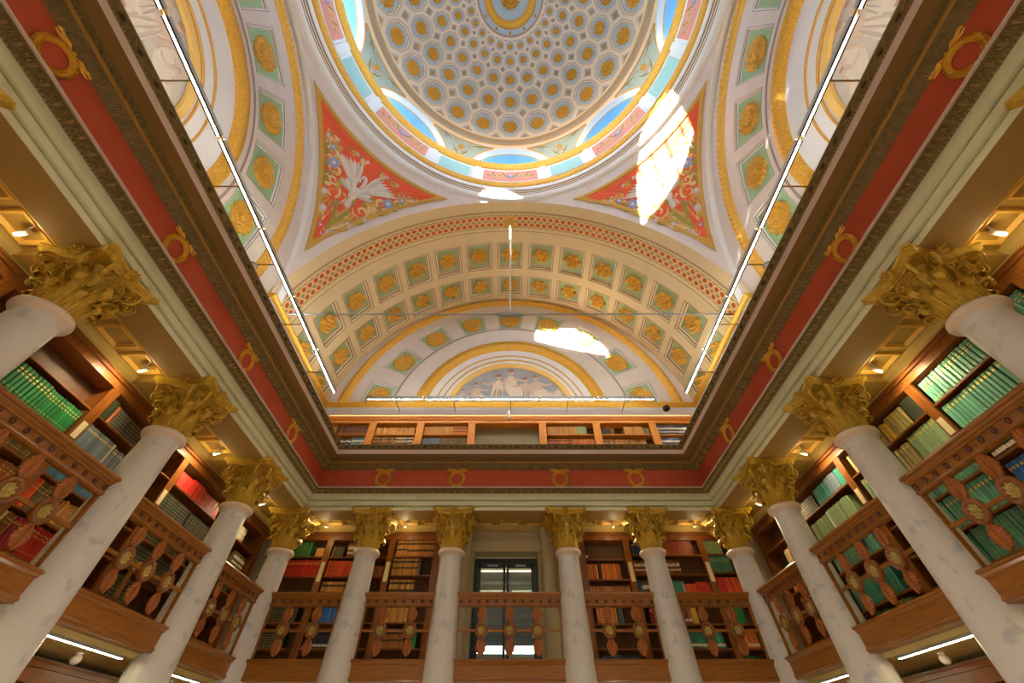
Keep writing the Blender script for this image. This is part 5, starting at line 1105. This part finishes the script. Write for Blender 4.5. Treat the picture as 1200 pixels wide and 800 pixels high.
def ceiling_spot(x, y, z, rz, label, power):
    t = ob('ceiling_spot', None, None, (x, y, z), (0, 0, rz), label=label, cat='lamp', group='small white ceiling spots of the galleries')
    ob('lamp_body', MB().lathe([(.0, 0), (.036, .0), (.038, .012), (.038, .13), (.030, .15), (0, .152)], 14, 0).xf(Matrix.Rotation(R(74), 4, 'Y')).mesh('lamp_body', WHITE), t, (-.06, 0, -.17)); ob('bracket', MB().tube([(0, 0, 0), (0, 0, -.16)], .012, 8).mesh('bracket', WHITE), t)
    for nm_, ty, e, col, loc, d in (('capital', 'POINT', SOFFIT_W, (1, .80, .40), (-.01, 0, -.27), None), ('beam', 'SPOT', power * 9, (1, .85, .54), (-.12, 0, -.20), (-.55, 0, -.85))):
        l = bpy.data.lights.new(nm_, ty); l.energy = e; l.color = col; l.shadow_soft_size = .03
        o = bpy.data.objects.new(nm_ + '_light', l); COL.objects.link(o); o.parent = t; o.location = loc
        if d: l.spot_size = R(150); l.spot_blend = .8; o.rotation_euler = Vector(d).to_track_quat('-Z', 'Y').to_euler()
for sx, nm in ((-1, 'left'), (1, 'right')):
    for i, y in enumerate(COLY[1:]): ceiling_spot(sx * 6.2, y - .66, 4.335, 0 if sx < 0 else pi, 'white ceiling spot over the %s gallery, %s from the camera' % (nm, ORD[i]), SPOT_W)
    ceiling_spot(sx * 6.2, 10.1, 4.335, 0 if sx < 0 else pi, 'white ceiling spot over the %s gallery near the corner' % nm, SPOT_W)
for i, x in enumerate((-5.0, -2.85, 2.8, 5.0)): ceiling_spot(x, 11.45, 4.335, pi / 2, 'white ceiling spot over the back gallery, %s from the left' % ORD[i], SPOT_W)
for nm, x, y, z, lab in (('pendant_sensor', -.05, 11.95, 4.16, 'small chrome cylinder hanging before the glass door'), ('pendant_sensor', -.04, 11.55, 7.82, 'small white cylinder hanging before the attic niche')):
    t = ob(nm, MB().lathe([(0, 0), (.048, 0), (.05, .02), (.05, .28), (.044, .32), (0, .322)], 16, 0, mats=[0, 0, 1, 0, 0]).mesh('sensor_body', [WHITE, ALU]), None, (x, y, z - .36), label=lab, cat='sensor'); ob('stem', MB().tube([(0, 0, .32), (0, 0, .40)], .012, 6).mesh('stem', BLACK), t)
for sx, nm in ((-1, 'left'), (1, 'right')):
    t = ob('floodlight', MB().sphere((0, 0, 0), .10, 0, 12, 8, .8).mesh('lamp_head', WHITE), None, (sx * 6.72, 5.58, 8.07), label='white floodlight on the %s light bar arm' % nm, cat='lamp'); ob('visor', MB().lathe([(.10, .02), (.115, .03), (.115, .06), (.07, .08)], 14, 0).mesh('visor', ALU), t)
t = ob('floodlight', MB().lathe([(0, 0), (.10, .0), (.11, .03), (.11, .16), (.06, .22), (0, .23)], 14, 0).xf(Matrix.Rotation(R(110), 4, 'X')).mesh('lamp_head', BLACK), None, (5.55, 11.75, 8.02), label='black floodlight at the right end of the attic cornice', cat='lamp'); ob('lens', MB().lathe([(0, 0), (.09, -.004)], 14, 0).xf(Matrix.Rotation(R(110), 4, 'X')).mesh('lens', WHITE), t)
t = ob('strip_light', MB().box(-6.4, -.02, -.012, 6.4, .02, 0).mesh('housing', BRASS), None, (0, 11.80, 7.80), label='warm strip light under the attic moulding over the pine bookcases', cat='lamp')
ob('diffuser', MB().box(-6.38, -.014, -.016, 6.38, .014, -.012).mesh('diffuser', emis('attic strip', (1, .55, .18), 2.6)), t)
# strips and globes below the galleries
for sx, nm in ((-1, 'left'), (1, 'right')):
    for i in range(1, 5):
        y0 = COLY[i] + .35; y1 = (COLY[i + 1] if i < 4 else PY) - .5
        t = ob('strip_light', MB().box(-.03, -(y1 - y0) / 2, -.03, .03, (y1 - y0) / 2, 0).mesh('housing', ALU), None, (sx * 5.78, (y0 + y1) / 2, 1.13), label='warm strip light under the %s gallery, %s from the camera' % (nm, ORD[i - 1]), cat='lamp', group='strip lights below the galleries')
        ob('diffuser', MB().box(-.024, -(y1 - y0) / 2 + .02, -.034, .024, (y1 - y0) / 2 - .02, -.03).mesh('diffuser', LEDU), t)
        ob('globe_lamp', MB().sphere((0, 0, -.07), .07, 0, 12, 8, .8).lathe([(.05, 0), (.05, -.02), (.03, -.03)], 12, 0).mesh('globe', WHITE), None, (sx * 6.25, y1 - .25, 1.13), label='small white globe fitting under the %s gallery, %s from the camera' % (nm, ORD[i - 1]), cat='lamp', group='globe fittings below the galleries')
for i in range(5):
    x0, x1 = xs[i] + .35, xs[i + 1] - .35
    t = ob('strip_light', MB().box(-(x1 - x0) / 2, -.03, -.03, (x1 - x0) / 2, .03, 0).mesh('housing', ALU), None, ((x0 + x1) / 2, 10.98, 1.13), label='warm strip light under the back gallery, %s from the left' % ORD[i], cat='lamp', group='strip lights below the galleries')
    ob('diffuser', MB().box(-(x1 - x0) / 2 + .02, -.024, -.034, (x1 - x0) / 2 - .02, .024, -.03).mesh('diffuser', LEDU), t)

# added standing globes below the view, soft fill light from below
for k, (x, y) in enumerate([(sx * 2.7, y) for y in (-7.5, -4.5, -1.5, 1.5, 4.5, 7.5) for sx in (-1, 1)]):
    t = ob('globe_lamp', None, None, (x, y, FL), label='added white fill globe on a brass standard in the hall, %s from the front' % ORD[k], cat='lamp', group='added fill globes of the hall')
    ob('standard', MB().lathe([(0, 0), (.17, 0), (.17, .03), (.03, .06), (.018, .12), (.018, .86), (.05, .88), (.05, .90)], 16, 0).mesh('standard', BRASS), t); ob('globe', MB().sphere((0, 0, 1.02), .13, 0, 16, 10).mesh('globe', emis('added fill globe', (1, .88, .68), 8)), t)
    l = bpy.data.lights.new('globe', 'POINT'); l.energy = FILL_GLOBE_W; l.color = (1, .90, .72); l.shadow_soft_size = .14
    o = bpy.data.objects.new('globe_light', l); COL.objects.link(o); o.parent = t; o.location = (0, 0, 1.32)
